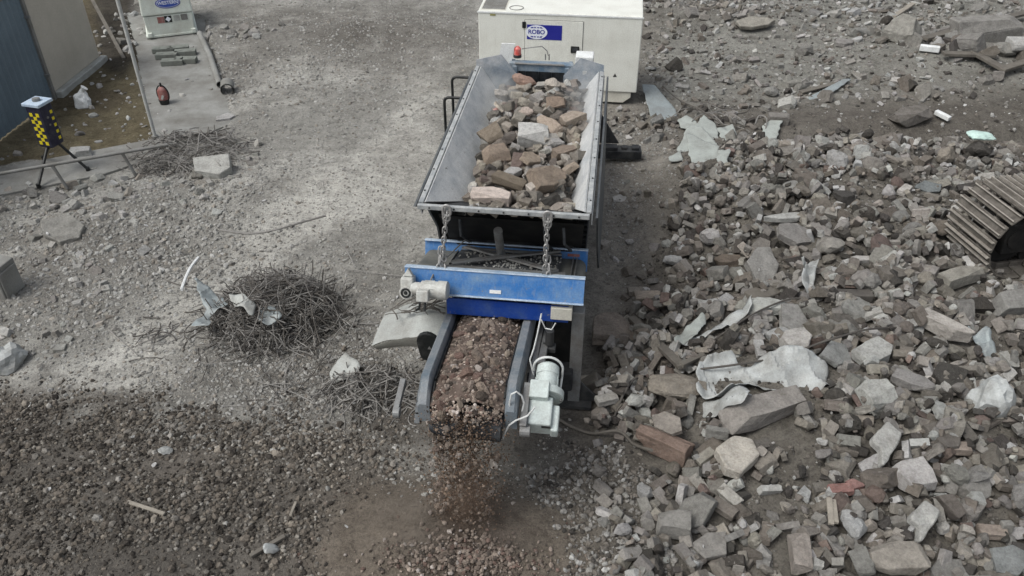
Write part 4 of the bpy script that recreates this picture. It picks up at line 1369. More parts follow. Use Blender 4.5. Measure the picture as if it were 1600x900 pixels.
# heightmap of the rubble surface, so later pieces lie on earlier ones
HS, HX0, HY0, HNX, HNY = .025, -12.0, 3.4, 960, 720
hx = HX0 + (np.arange(HNX) + .5) * HS
hy = HY0 + (np.arange(HNY) + .5) * HS
HM = terr(*np.meshgrid(hx, hy))                         # [row y, col x]
HBLOCK = np.zeros(HM.shape, bool)
def hcell(x, y): return int((x - HX0) / HS), int((y - HY0) / HS)
def hwin(x, y, r):
    ci, cj = hcell(x, y); k = max(1, int(r / HS))
    return max(0, cj - k), min(HNY, cj + k + 1), max(0, ci - k), min(HNX, ci + k + 1)
def hsample(x, y):
    ci = np.clip(((np.asarray(x) - HX0) / HS).astype(int), 0, HNX - 1); cj = np.clip(((np.asarray(y) - HY0) / HS).astype(int), 0, HNY - 1)
    return HM[cj, ci]
def lie(x, y, r, h, sink=.25):
    """Rest a piece of footprint radius r and height h; returns its centre height and the slope normal."""
    a, b, c, d = hwin(x, y, r * .8)
    if a >= b or c >= d: return float(terr(x, y)) + h * .3, Vector((0, 0, 1))
    w = HM[a:b, c:d]
    base = float(np.mean(w) * .55 + np.max(w) * .45)
    gy_ = (w[-1].mean() - w[0].mean()) / max(HS, (b - a - 1) * HS); gx_ = (w[:, -1].mean() - w[:, 0].mean()) / max(HS, (d - c - 1) * HS)
    n = Vector((-max(-.7, min(.7, gx_)), -max(-.7, min(.7, gy_)), 1)).normalized()
    zc = base + h * (.5 - sink)
    a, b, c, d = hwin(x, y, r)
    yy, xx = np.meshgrid(hy[a:b] - y, hx[c:d] - x, indexing='ij')
    q = (xx * xx + yy * yy) / (r * r)
    top = zc + h * .5 * np.sqrt(np.clip(1 - q, 0, 1)) 
    HM[a:b, c:d] = np.where(q < 1, np.maximum(HM[a:b, c:d], top), HM[a:b, c:d])
    return zc, n

def in_machine(x, y, pad=0.0):
    u, w = to_local(x, y)
    body = (np.abs(u) < 1.0 + pad) & (w > .5 - pad) & (w < 6.2)
    g_ = (np.abs(u + .06) < 1.55 + pad) & (w > GW - .05 - pad) & (w < GW + 1.25)
    under = (u > -.85 - pad) & (u < .45 + pad) & (w > -1.0) & (w < .6)
    leg_ = (u > .4) & (u < 1.05) & (w > -.25) & (w < .3)
    return body | g_ | under | leg_
def in_track(x, y):
    dx, dy = x - E0.x, y - E0.y
    s = dx * TX.x + dy * TX.y; t = dx * AX.x + dy * AX.y
    return (s > -.25) & (s < 4) & (np.abs(t) < .5)

PIECES = []            # (kind, variant, loc, rot, scale, tone, r, screen size)
def orient(n, tilt, kind):
    q = Vector((0, 0, 1)).rotation_difference(n).to_matrix()
    yaw = Matrix.Rotation(random.uniform(0, 2 * PI), 3, 'Z')
    t = Euler((random.gauss(0, tilt), random.gauss(0, tilt), 0)).to_matrix()
    flip = Matrix.Identity(3)
    if kind in ('brick', 'half_brick'):
        u = random.random()
        if u < .33: flip = Matrix.Rotation(PI / 2, 3, 'X')
        elif u < .41: flip = Matrix.Rotation(PI / 2, 3, 'Y')
    elif kind in ('concrete_chunk', 'stone'):
        flip = Euler((random.uniform(-.5, .5) + random.choice((0, PI)), random.uniform(-.5, .5), 0)).to_matrix()
    return q @ t @ yaw @ flip

def place(kind, x, y, size, tn, tilt=.28, sink=.25):
    if kind == 'brick': ln, h = .215, .08
    elif kind == 'half_brick': ln, h = .13, .08
    elif kind == 'slab_fragment': ln, h = size, size * .2
    else: ln, h = size, size * .5
    sc = size / ln if kind in ('brick', 'half_brick') and size else (1 if kind in ('brick', 'half_brick') else size)
    r = ln * sc * .40
    z, n = lie(x, y, r, h * (sc if kind in ('brick', 'half_brick') else 1), sink)
    R = orient(n, tilt, kind)
    px, py = proj(x, y, z)
    PIECES.append([kind, random.randrange(14), Vector((x, y, z)), R, sc, tn, r, ln * sc / max(1.0, (y * CP + (CH - z) * SP)), float(px), float(py)])

# ---- conspicuous pieces, each placed where the photo shows it
HERO = []
def hero(kind, px, py, size, tn, label, name=None, yaw=0.0, tilt=(0, 0), sc=(1, 1, 1), seed=1, poly=None, th=.1, cat=None, detail=1, colr=None, raise_=0.0, matl=None):
    p = gp(px, py)
    d = p.y * CP + (CH - p.z) * SP
    if poly:                                          # outline in pixels -> prism standing at its own place
        pts = [at(x, y, p.z + .12) for x, y in poly]
        c = sum(pts, Vector()) / len(pts)
        bm = bmesh.new()
        vs = [bm.verts.new((q.x - c.x, q.y - c.y, -th / 2)) for q in pts]
        f = bm.faces.new(vs)
        e_ = bmesh.ops.extrude_face_region(bm, geom=[f])
        for v in e_['geom']:
            if isinstance(v, bmesh.types.BMVert): v.co.z += th
        bmesh.ops.recalc_face_normals(bm, faces=bm.faces)
        bmesh.ops.bevel(bm, geom=bm.edges[:], offset=min(.012, th * .2), segments=1, affect='EDGES', clamp_overlap=True)
        bmesh.ops.triangulate(bm, faces=[f for f in bm.faces if len(f.verts) > 4])
        bmesh.ops.subdivide_edges(bm, edges=[e for e in bm.edges if e.calc_length() > .07], cuts=2, use_grid_fill=True)
        bm.normal_update()
        for v in bm.verts: v.co += v.normal * .012 * mnoise.noise(v.co * 9 + Vector((seed, 0, 0)))
        r = max((q - c).length for q in pts) * .75
        z, n = lie(c.x, c.y, r, th, .1)
        loc = Vector((c.x, c.y, z + raise_))
        R = Euler((tilt[0], tilt[1], 0)).to_matrix()
    else:
        bm = piece_bm(kind, seed, detail)
        ln = .215 if kind == 'brick' else (.13 if kind == 'half_brick' else 1)
        k = size / ln
        for v in bm.verts: v.co = Vector((v.co.x * k * sc[0], v.co.y * k * sc[1], v.co.z * k * sc[2]))
        h = max(v.co.z for v in bm.verts) - min(v.co.z for v in bm.verts)
        z, n = lie(p.x, p.y, size * .45, h, .15)
        loc = Vector((p.x, p.y, z + raise_))
        R = Euler((tilt[0], tilt[1], yaw)).to_matrix()
        r = size * .45
    me_ = bpy.data.meshes.new(name or kind)
    bm.to_mesh(me_); bm.free()
    me_.materials.append(matl or M_RUB); me_.shade_flat()
    o = bpy.data.objects.new(name or kind, me_)
    o.matrix_world = Matrix.Translation(loc) @ R.to_4x4()
    o.color = (*(colr or tone(tn, k=.03)), 1)
    link(o)
    tag(o, label, cat or (name or kind).replace('_', ' '))
    HERO.append((loc.x, loc.y, r))
    return o

hl = [
 # kind, px, py, size, tone, label, kwargs
 ('slab_fragment', 1150, 722, .50, 'pale', "pale tan five sided slab lying flat in the lower heap", dict(poly=[(1115, 712), (1143, 692), (1172, 697), (1185, 718), (1155, 747), (1132, 740)], th=.13, tilt=(.12, .05), raise_=.10, colr=(.40, .375, .33))),
 ('slab_fragment', 1380, 700, .4, 'grey', "grey boot shaped concrete slab below the white bag, the upper of two alike", dict(poly=[(1358, 692), (1378, 671), (1403, 685), (1396, 705), (1382, 728), (1377, 727), (1374, 706), (1359, 698)], th=.10, tilt=(.35, .1), raise_=.07, colr=(.35, .35, .33))),
 ('slab_fragment', 1438, 825, .4, 'grey', "grey boot shaped concrete slab nearest the bottom edge, the lower of two alike", dict(poly=[(1415, 818), (1434, 797), (1460, 810), (1452, 830), (1438, 852), (1433, 851), (1431, 832), (1416, 824)], th=.10, tilt=(.35, .1), raise_=.07, colr=(.35, .35, .33))),
 ('concrete_chunk', 1190, 655, .85, 'grey', "long rough grey concrete beam end below the white sheet", dict(name='concrete_beam', yaw=.28, sc=(1, .42, .55), seed=4)),
 ('concrete_chunk', 1036, 705, .55, 'brown', "long reddish brown masonry block under its pale mortar slab, left of the tan slab", dict(name='masonry_block', yaw=-.62, sc=(1, .60, .7), seed=2, colr=(.22, .165, .135))),
 ('slab_fragment', 1040, 684, .36, 'grey', "flat grey mortar slab resting against the reddish masonry block", dict(yaw=-.6, tilt=(.2, -.1), colr=(.235, .215, .19))),
 ('stone', 1052, 620, .60, 'tan', "rough tan lump of old mortar below the rotten plank", dict(name='mortar_lump', seed=3, sc=(1, .8, .7), colr=(.215, .195, .165), detail=2)),
 ('concrete_chunk', 957, 535, .50, 'brown', "square lump of brickwork held together by mortar, beside the support leg", dict(name='brickwork_lump', yaw=-.1, sc=(1, 1.0, .9), seed=6, detail=2, colr=(.235, .205, .175))),
 ('brick', 1010, 479, .33, 'tan', "large tan brick lying right of the blue beam", dict(yaw=.03, colr=(.28, .245, .205), sc=(1, 1.1, 1.2))),
 ('brick', 995, 459, .24, 'grey', "small grey tan brick just above the large tan brick", dict(yaw=.0, colr=(.25, .23, .2))),
 ('stone', 1052, 411, .28, 'pale', "pale rounded concrete boulder alone on the brown soil right of the crusher", dict(name='boulder', seed=5, detail=1)),
 ('stone', 1072, 424, .18, 'grey', "grey egg shaped stone beside the pale boulder", dict(seed=6, detail=1)),
 ('stone', 1108, 384, .30, 'pale', "pale angular stone at the upper edge of the brown soil", dict(seed=7, detail=1)),
 ('concrete_chunk', 1135, 415, .34, 'dark', "dark brown block with a yellowish patch beside the brown soil", dict(name='masonry_block', yaw=-.1, sc=(1, .9, .9), seed=7, colr=(.13, .108, .088))),
 ('slab_fragment', 1225, 349, .62, 'pale', "long pale flat coping stone in the upper heap", dict(name='coping_stone', yaw=.10, sc=(1, .38, .7), seed=8)),
 ('slab_fragment', 1238, 378, .60, 'grey', "large grey slab tilted up in the upper heap below the coping stone", dict(yaw=.55, tilt=(.35, .2), seed=9, colr=(.245, .235, .22))),
 ('slab_fragment', 1192, 425, .66, 'grey', "broad grey slab leaning steeply above the torn cloth", dict(yaw=1.1, tilt=(.3, -.25), seed=11, colr=(.235, .23, .215))),
 ('slab_fragment', 1185, 400, .42, 'grey', "squarish brown grey slab behind the broad leaning slab", dict(yaw=.6, tilt=(.5, .1), seed=12, colr=(.2, .185, .165))),
 ('slab_fragment', 1236, 515, .52, 'grey', "leaf shaped grey slab standing among small stones", dict(yaw=1.0, tilt=(.35, .0), seed=13, colr=(.25, .245, .23))),
 ('concrete_chunk', 1195, 497, .45, 'pale', "wide pale concrete lump just right of the long torn strip", dict(yaw=-.1, sc=(1, .7, .6), seed=14)),
 ('concrete_chunk', 1242, 545, .34, 'pale', "pale stubby chunk at the top edge of the white sheet", dict(yaw=.3, seed=15)),
 ('slab_fragment', 1307, 562, .46, 'grey', "grey pointed slab at the right end of the white sheet", dict(yaw=.9, tilt=(.3, .1), seed=16, colr=(.235, .24, .23))),
 ('concrete_chunk', 1362, 563, .42, 'pale', "white faced concrete block right of the white sheet", dict(yaw=.5, sc=(1, .8, .8), seed=17)),
 ('concrete_chunk', 1471, 525, .58, 'pale', "long pale concrete lump with a white broken edge below the crawler track", dict(yaw=-.85, sc=(1, .5, .6), seed=18, colr=(.36, .34, .31))),
 ('concrete_chunk', 1497, 443, .60, 'grey', "smooth long grey brown kerb stone below the crawler track", dict(name='kerb_stone', yaw=.42, sc=(1, .36, .45), seed=19, colr=(.25, .24, .21))),
 ('concrete_chunk', 1572, 487, .40, 'grey', "grooved grey block standing at the right edge", dict(yaw=.1, sc=(1, .8, 1.2), seed=20, tilt=(.3, 0))),
 ('slab_fragment', 1345, 410, .34, 'pale', "pale rectangular stone in the middle of the heap", dict(yaw=.05, sc=(1, .6, 1), seed=22)),
 ('stone', 1295, 393, .36, 'grey', "rounded grey boulder above the torn cloth", dict(name='boulder', seed=23, detail=1)),
 ('stone', 1470, 370, .36, 'brown', "smooth brown boulder against the front of the crawler track", dict(name='boulder', seed=24, detail=1, colr=(.15, .132, .112))),
 ('stone', 1473, 257, .38, 'brown', "tall pointed brown stone by the mint coloured patch", dict(seed=25, sc=(.8, .8, 1.2), detail=1, colr=(.215, .195, .165))),
 ('stone', 1520, 250, .42, 'dark', "dark stone capped with a mint green paint patch", dict(seed=26, detail=1)),
 ('concrete_chunk', 1569, 243, .45, 'brown', "double brick lump above the crawler track", dict(name='brickwork_lump', yaw=.1, sc=(1, .7, .8), seed=27)),
 ('slab_fragment', 1448, 297, .40, 'grey', "blue grey rectangular slab left of the crawler track", dict(yaw=.05, sc=(1, .7, 1), seed=28, tilt=(.4, 0), colr=(.17, .185, .185))),
 ('brick', 1412, 303, .26, 'pale', "pale cylindrical looking brick on its own left of the blue grey slab", dict(yaw=.8, colr=(.42, .40, .37))),
 ('brick', 1436, 341, .22, 'pale', "pale brick standing on end left of the crawler track", dict(yaw=.1, tilt=(1.2, 0), colr=(.40, .37, .34))),
 ('brick', 1310, 776, .22, 'red', "pinkish red brick, the only red one in the lower heap", dict(yaw=.08, colr=(.27, .158, .14))),
 ('half_brick', 1333, 764, .14, 'red', "small pinkish red brick end behind the pinkish red brick", dict(yaw=.3, colr=(.25, .155, .14))),
 ('brick', 1462, 660, .26, 'pale', "pale brick standing on edge below the white bag", dict(yaw=1.35, tilt=(.2, .2), colr=(.33, .335, .315))),
 ('brick', 1518, 785, .26, 'pale', "pale brick standing on edge near the lower right slabs", dict(yaw=1.35, tilt=(.2, .2), colr=(.33, .335, .315))),
 ('brick', 1490, 711, .25, 'tan', "tan brick lying lengthwise right of the upper boot shaped slab", dict(yaw=-.1, colr=(.27, .23, .195))),
 ('brick', 1548, 836, .25, 'tan', "tan brick lying lengthwise right of the lower boot shaped slab", dict(yaw=-.1, colr=(.27, .23, .195))),
 ('concrete_chunk', 1423, 606, .40, 'grey', "grey brown squared block in the middle right heap", dict(yaw=-.7, sc=(1, .75, .6), seed=33)),
 ('concrete_chunk', 1364, 635, .34, 'pale', "pale rounded block left of the grey brown squared block", dict(yaw=.3, seed=34)),
 ('concrete_chunk', 1420, 760, .32, 'pale', "pale blunt block between the two boot shaped slabs", dict(yaw=.2, seed=35)),
 ('slab_fragment', 1572, 885, .48, 'grey', "blue grey slab cut by the lower right corner", dict(yaw=.0, seed=36, tilt=(.25, .1), colr=(.2, .21, .205))),
 ('concrete_chunk', 1395, 890, .50, 'tan', "ribbed tan block of brickwork at the bottom edge", dict(name='brickwork_lump', yaw=.02, sc=(1, .6, .6), seed=37)),
 ('concrete_chunk', 1244, 880, .40, 'tan', "tall tan block at the bottom edge", dict(yaw=1.4, sc=(1, .6, .7), seed=38)),
 ('slab_fragment', 1110, 862, .40, 'grey', "grey rounded slab near the bottom edge beside the gravel", dict(yaw=.5, seed=39)),
 ('concrete_chunk', 1050, 834, .30, 'grey', "grey blunt block at the edge of the gravel", dict(yaw=-.2, seed=40)),
 ('brick', 1137, 787, .24, 'pale', "pale brick tilted beside a pale splinter in the lower heap", dict(yaw=-.9, tilt=(.2, .1), colr=(.33, .32, .29))),
 ('brick', 1128, 808, .24, 'brown', "brown brick just below the tilted pale brick", dict(yaw=-.7, tilt=(.1, .1))),
 ('stone', 990, 645, .26, 'pale', "pale pointed stone right of the drive motor", dict(seed=43, detail=1)),
 ('brick', 946, 648, .24, 'pale', "pale brick end beside the conveyor cable", dict(yaw=.3, colr=(.31, .30, .275))),
 ('concrete_chunk', 976, 610, .34, 'brown', "ribbed brown brick lump under the support leg packing", dict(name='brickwork_lump', yaw=1.2, sc=(1, .7, .7), seed=45)),
 ('slab_fragment', 333, 266, .74, 'pale', "pale kerb stone lying by the wire tangle near the rail", dict(name='kerb_stone', poly=[(304, 256), (361, 251), (362, 268), (344, 277), (306, 272)], th=.17, tilt=(.15, 0), colr=(.36, .36, .335))),
 ('slab_fragment', 100, 365, .70, 'grey', "thin triangular grey slab on the pale ground left of the tracks", dict(yaw=-.4, tilt=(.12, .2), seed=47, colr=(.24, .235, .215))),
 ('concrete_chunk', 130, 245, .36, 'pale', "pale square concrete chunk holding the alarm tripod foot", dict(yaw=.2, sc=(1, .9, .9), seed=48)),
 ('slab_fragment', 352, 187, .36, 'pale', "pale flat stone above the wire tangle near the path", dict(yaw=.4, seed=49)),
 ('slab_fragment', 1180, 45, .95, 'tan', "large tan slab lying flat on the far rubble behind the generator", dict(yaw=.1, seed=50, tilt=(.2, 0), sc=(1, .7, .6))),
 ('concrete_chunk', 1535, 62, 1.55, 'grey', "very large grey concrete block on the far right pile", dict(yaw=.2, sc=(1, .42, .5), seed=51)),
 ('stone', 1565, 85, .55, 'grey', "round grey boulder below the very large concrete block", dict(name='boulder', seed=52, detail=1)),
 ('concrete_chunk', 1590, 88, .5, 'pale', "pale square block at the right edge below the very large block", dict(seed=53)),
 ('stone', 259, 708, .14, 'pale', "single pale oval pebble on the dark gravel", dict(name='pebble', seed=54, detail=1, colr=(.34, .35, .34))),
 ('stone', 1205, 150, .3, 'grey', "grey stone in the middle of the far rubble", dict(seed=55)),
 ('concrete_chunk', 1420, 190, .8, 'brown', "long brown block on the crest of the dark trench", dict(yaw=.35, sc=(1, .5, .5), seed=56)),
 ('brick', 1215, 192, .36, 'grey', "grey block on its own in the dark trench", dict(yaw=-.2, sc=(1, 1.2, 1.6), colr=(.2, .19, .175))),
 ('slab_fragment', 969, 312, .34, 'pale', "thin pale flake lying right of the hopper side plate", dict(yaw=.3, sc=(1, 1, .3), seed=58, tilt=(.2, .2))),
 ('half_brick', 943, 384, .16, 'pale', "small pale brick end on the brown soil right of the side plate", dict(yaw=.7, colr=(.32, .3, .27))),
 ('stone', 983, 381, .14, 'pale', "small pale stone on the brown soil right of the side plate", dict(seed=60)),
 ('slab_fragment', 1318, 70, .5, 'grey', "grey flat slab in the bluish far rubble", dict(yaw=.4, seed=61)),
]
_bx, _by = np.meshgrid(hx, hy)
_bpx, _bpy = proj(_bx, _by, HM)
for poly in ([(1082, 590), (1110, 552), (1255, 556), (1310, 572), (1310, 600), (1240, 618), (1165, 640), (1098, 645)], [(1054, 545), (1060, 515), (1172, 484), (1172, 502), (1062, 552)], [(1250, 408), (1282, 400), (1282, 458), (1252, 456)],
             [(1050, 258), (1060, 185), (1150, 198), (1124, 264)], [(1186, 226), (1188, 202), (1222, 206), (1216, 228)], [(1500, 518), (1564, 518), (1564, 558), (1504, 550)], [(998, 140), (1066, 140), (1066, 190), (1010, 190)]):
    HBLOCK |= inpoly(_bpx, _bpy, poly)
for kd, px, py, size, tn, lb_, kw in hl:
    q_ = gp(px, py)
    a, b_, c, d = hwin(q_.x, q_.y, size * .36)
    HBLOCK[a:b_, c:d] = True
# upright block at the left edge
q = MB(); q.box((0, 0, .24), (.42, .34, .50)); q.box((.22, 0, .22), (.03, .30, .40))
o = q.build("concrete_block", M_CONC, None, bevel=.02); o.location = gp(4, 455); o.rotation_euler = (.03, .04, -.25)
tag(o, "pale concrete block standing upright at the left edge of the site", "block")

# ---- heap of pieces
def scatter(n, sampler, kinds, sizes, tones, tilt, sink, mind=.0, avoid=True):
    k = 0
    tries = 0
    while k < n and tries < n * 12:
        tries += 1
        x, y = sampler()
        if in_machine(x, y, .12) or (in_track(x, y) and random.random() < .9): continue
        if avoid:
            ci, cj = hcell(x, y)
            if 0 <= ci < HNX and 0 <= cj < HNY and HBLOCK[cj, ci]: continue
        kd = random.choices([a for a, _ in kinds], [b for _, b in kinds])[0]
        s = sizes[0] * (sizes[1] / sizes[0]) ** (random.random() ** sizes[2])
        if kd == 'brick': s = .215 * random.uniform(.92, 1.06)
        if kd == 'half_brick': s = .13 * random.uniform(.75, 1.1)
        place(kd, x, y, s, random.choices([a for a, _ in tones], [b for _, b in tones])[0], tilt, sink)
        k += 1

def sampler_poly(poly, x0, x1, y0, y1, dens=None):
    def f():
        while True:
            x, y = random.uniform(x0, x1), random.uniform(y0, y1)
            px, py = proj(x, y, 0.25)
            if not inpoly(np.array([px]), np.array([py]), poly)[0]: continue
            if dens and random.random() > dens(px, py, x, y): continue
            return x, y
    return f

def heap_dens(px, py, x, y):
    d = 1.0
    for cx, cy, sx, sy, k in ((1390, 330, 90, 40, .75), (960, 420, 60, 90, .9), (960, 700, 80, 70, .95), (1195, 790, 45, 60, .6), (1270, 730, 40, 50, .5), (1340, 185, 150, 25, .7), (1010, 330, 40, 60, .8), (870, 800, 80, 110, .97)):
        d *= 1 - k * math.exp(-.5 * (((px - cx) / sx) ** 2 + ((py - cy) / sy) ** 2))
    return d * (.75 + .5 * float(vnoise(px, py, 70, 3)))

TN = [('grey', 5.5), ('brown', 4.5), ('pale', 2.0), ('dark', 3.0), ('tan', 2.4), ('red', .35)]
sh = sampler_poly(Z_HEAP, .8, 8.6, 3.9, 13.6, heap_dens)
scatter(110, sh, [('concrete_chunk', 5), ('slab_fragment', 3), ('stone', 1)], (.22, .44, 1.8), [('grey', 5), ('pale', 2.5), ('brown', 2), ('tan', 1)], .4, .12)
scatter(1000, sh, [('concrete_chunk', 2.5), ('brick', 7), ('half_brick', 4), ('stone', 3), ('slab_fragment', 1.2)], (.13, .40, 2.2), TN, .36, .16)
scatter(3300, sh, [('concrete_chunk', 3), ('brick', 3.5), ('half_brick', 5), ('stone', 4), ('slab_fragment', .6)], (.09, .26, 1.7), TN, .42, .12)
scatter(2800, sh, [('concrete_chunk', 3), ('half_brick', 1.5), ('stone', 3), ('slab_fragment', .8)], (.04, .12, 1.3), TN, .45, .12)
for cx, cy, s_, n_ in ((965, 545, .22, 40), (985, 600, .28, 60), (955, 640, .22, 45), (1010, 500, .28, 45), (1000, 560, .25, 45), (1030, 640, .25, 30)):
    pp = gp(cx, cy); scatter(n_, (lambda: (random.gauss(pp.x, s_), random.gauss(pp.y, s_ * .8))), [('concrete_chunk', 3), ('brick', 3), ('half_brick', 4), ('stone', 2)], (.06, .20, 1.6), TN, .4, .15)
# far rubble, left debris
sf = sampler_poly(Z_FAR, 1.2, 15.5, 13.0, 23.5, lambda px, py, x, y: .4 + .9 * float(vnoise(px, py, 60, 2)))
TF = [('grey', 5), ('pale', 2.2), ('brown', 2), ('dark', 1)]
scatter(1500, sf, [('concrete_chunk', 4), ('slab_fragment', 2), ('half_brick', 3), ('brick', 1)], (.07, .36, 2.4), TF, .3, .25)
pile = lambda cx, cy, s: (lambda: (random.gauss(cx, s), random.gauss(cy, s * .6)))
pp = at(1510, 90); scatter(70, pile(pp.x, pp.y, .9), [('slab_fragment', 3), ('concrete_chunk', 3), ('brick', 1)], (.2, .7, 2), TF, .3, .25)
pp = at(1110, 45); scatter(60, pile(pp.x, pp.y, .8), [('half_brick', 3), ('brick', 2), ('slab_fragment', 1)], (.12, .4, 2), [('brown', 4), ('grey', 2), ('tan', 2)], .35, .3)
pp = at(1080, 200); scatter(70, pile(pp.x, pp.y, .6), [('half_brick', 3), ('brick', 2), ('concrete_chunk', 2)], (.1, .25, 2), [('brown', 4), ('grey', 3), ('dark', 2)], .35, .3)
sl_ = sampler_poly(Z_LEFT, -9.5, -3.2, 7.5, 15, lambda px, py, x, y: .25 + .75 * float(vnoise(px, py, 50, 2)))
TLF = [('dust', 5), ('grey', 2), ('pale', 1.2), ('tan', 1)]
scatter(330, sl_, [('concrete_chunk', 3), ('half_brick', 2), ('stone', 4), ('slab_fragment', 1)], (.05, .20, 2.0), TLF, .25, .4)
pp = at(95, 300); scatter(40, pile(pp.x, pp.y, .75), [('half_brick', 3), ('concrete_chunk', 2)], (.12, .28, 1.6), TLF, .25, .3)
pp = at(390, 60); scatter(26, pile(pp.x, pp.y, .5), [('concrete_chunk', 3), ('stone', 2)], (.12, .34, 1.8), TLF, .25, .3)
scatter(70, lambda: (random.uniform(-8.6, -5.9), random.uniform(12.8, 16.2)), [('stone', 2), ('slab_fragment', 1)], (.06, .2, 2), [('pale', 2), ('grey', 2)], .25, .35)
scatter(45, lambda: (random.uniform(-9.6, -8.2), random.uniform(17.2, 21)), [('stone', 2), ('slab_fragment', 1), ('concrete_chunk', 1)], (.1, .4, 2), [('pale', 1), ('grey', 3)], .25, .3)
scatter(90, lambda: (random.uniform(.9, 2.4), random.uniform(8.0, 15.5)), [('stone', 3), ('concrete_chunk', 2), ('half_brick', 1)], (.05, .18, 2.2), [('grey', 3), ('pale', 1), ('brown', 2)], .3, .4)

for kd, px, py, size, tn, lb_, kw in hl:
    hero(kd, px, py, size, tn, lb_, **kw)
o = crumple("paint_patch", (.20, .15, .05), worn("mint paint", (.50, .66, .60), (.35, .45, .42), .4, 8, .8), 21)
o.location = gp(1520, 246, .34); tag(o, "flat mint green crust lying on the dark stone", "crust")


# ---- which pieces become objects of their own (largest in view), which join the loose mass
def zone_label(px, py):
    if px < 560: return ("by the wire tangle and rail" if py < 330 else "on the pale ground left of the crusher") if py > 130 else "on the far bank by the white tank"
    if py < 165: return "on the flat rubble behind the generator" if px < 1400 else "on the far right pile beyond the trench"
    if px < 1010 and py < 560: return "on the brown soil beside the crusher"
    if py < 330: return "on the far slope beside the dark trench"
    if px > 1330 and py < 560: return "in the heap below the crawler track"
    if py < 560: return "in the heap above the white sheet"
    if px < 1090: return "in the heap beside the conveyor gravel"
    return "in the near heap below the white sheet"
TONEW = {'dust': 'dust coated', 'grey': 'dusty grey', 'pale': 'pale', 'brown': 'dull brown', 'dark': 'dark damp', 'red': 'reddish', 'tan': 'light tan'}
KINDW = {'brick': 'whole brick', 'half_brick': 'broken brick end', 'concrete_chunk': 'angular concrete chunk', 'slab_fragment': 'flat broken concrete slab', 'stone': 'rough stone'}
chosen = set()
for kd in KINDS:
    idx = [i for i, p in enumerate(PIECES) if p[0] == kd and -5 < p[8] < 1605 and -5 < p[9] < 905]
    idx.sort(key=lambda i: -PIECES[i][7])
    chosen |= set(idx[:{'brick': 290, 'half_brick': 290, 'concrete_chunk': 250, 'slab_fragment': 230, 'stone': 250}[kd]])
for i in sorted(chosen):
    kd, v, loc, R, sc, tn, r, _, px, py = PIECES[i]
    o = bpy.data.objects.new(kd, VAR[kd][v][0])
    o.matrix_world = Matrix.LocRotScale(loc, R.to_quaternion(), (sc, sc, sc))
    o.color = (*tone(tn), 1)
    link(o)
    tag(o, f"{TONEW[tn]} {KINDW[kd]} loose {zone_label(px, py)}", kd.replace('_', ' '), f"{kd.replace('_', ' ')}s strewn over the site")

for k in range(90):
    px, py = (random.uniform(20, 640), random.uniform(60, 860)) if k < 45 else (random.uniform(960, 1590), random.uniform(30, 880))
    q_ = gp(px, py)
    if in_machine(q_.x, q_.y, .1): continue
    s = random.uniform(.03, .10)
    o = bpy.data.objects.new("plastic_scrap", VAR['slab_fragment'][random.randrange(14)][0])
    o.matrix_world = Matrix.LocRotScale(Vector((q_.x, q_.y, float(hsample(q_.x, q_.y)) + .012)), Euler((random.gauss(0, .3), random.gauss(0, .3), random.uniform(0, 6))).to_quaternion(), (s, s * random.uniform(.4, 1), s * .5))
    c = random.uniform(.50, .72); o.color = (c, c, c * .98, 1)
    link(o); tag(o, f"tiny white plastic scrap {zone_label(px, py)}", "plastic scrap", "tiny white scraps strewn over the site")

def merge_pieces(name, items, m):
    Vs, Ts, Cs, n = [], [], [], 0
    for (vv, tt, mat4, c) in items:
        A = np.array(mat4)
        P_ = vv @ A[:3, :3].T + A[:3, 3]
        Vs.append(P_); Ts.append(tt + n); Cs.append(np.repeat(np.array(c)[None], len(vv), 0)); n += len(vv)
    me_ = np_mesh(name, np.concatenate(Vs), np.concatenate(Ts), m, np.concatenate(Cs))
    me_.shade_flat()
    return tag(link(bpy.data.objects.new(name, me_)), kind="stuff")
rest = []
for i, p in enumerate(PIECES):
    if i in chosen: continue
    kd, v, loc, R, sc, tn, r, _, px, py = p
    rest.append((VAR[kd][v][1], VAR[kd][v][2], Matrix.LocRotScale(loc, R.to_quaternion(), (sc, sc, sc)), tone(tn)))
merge_pieces("small_rubble", rest, M_RUBS)

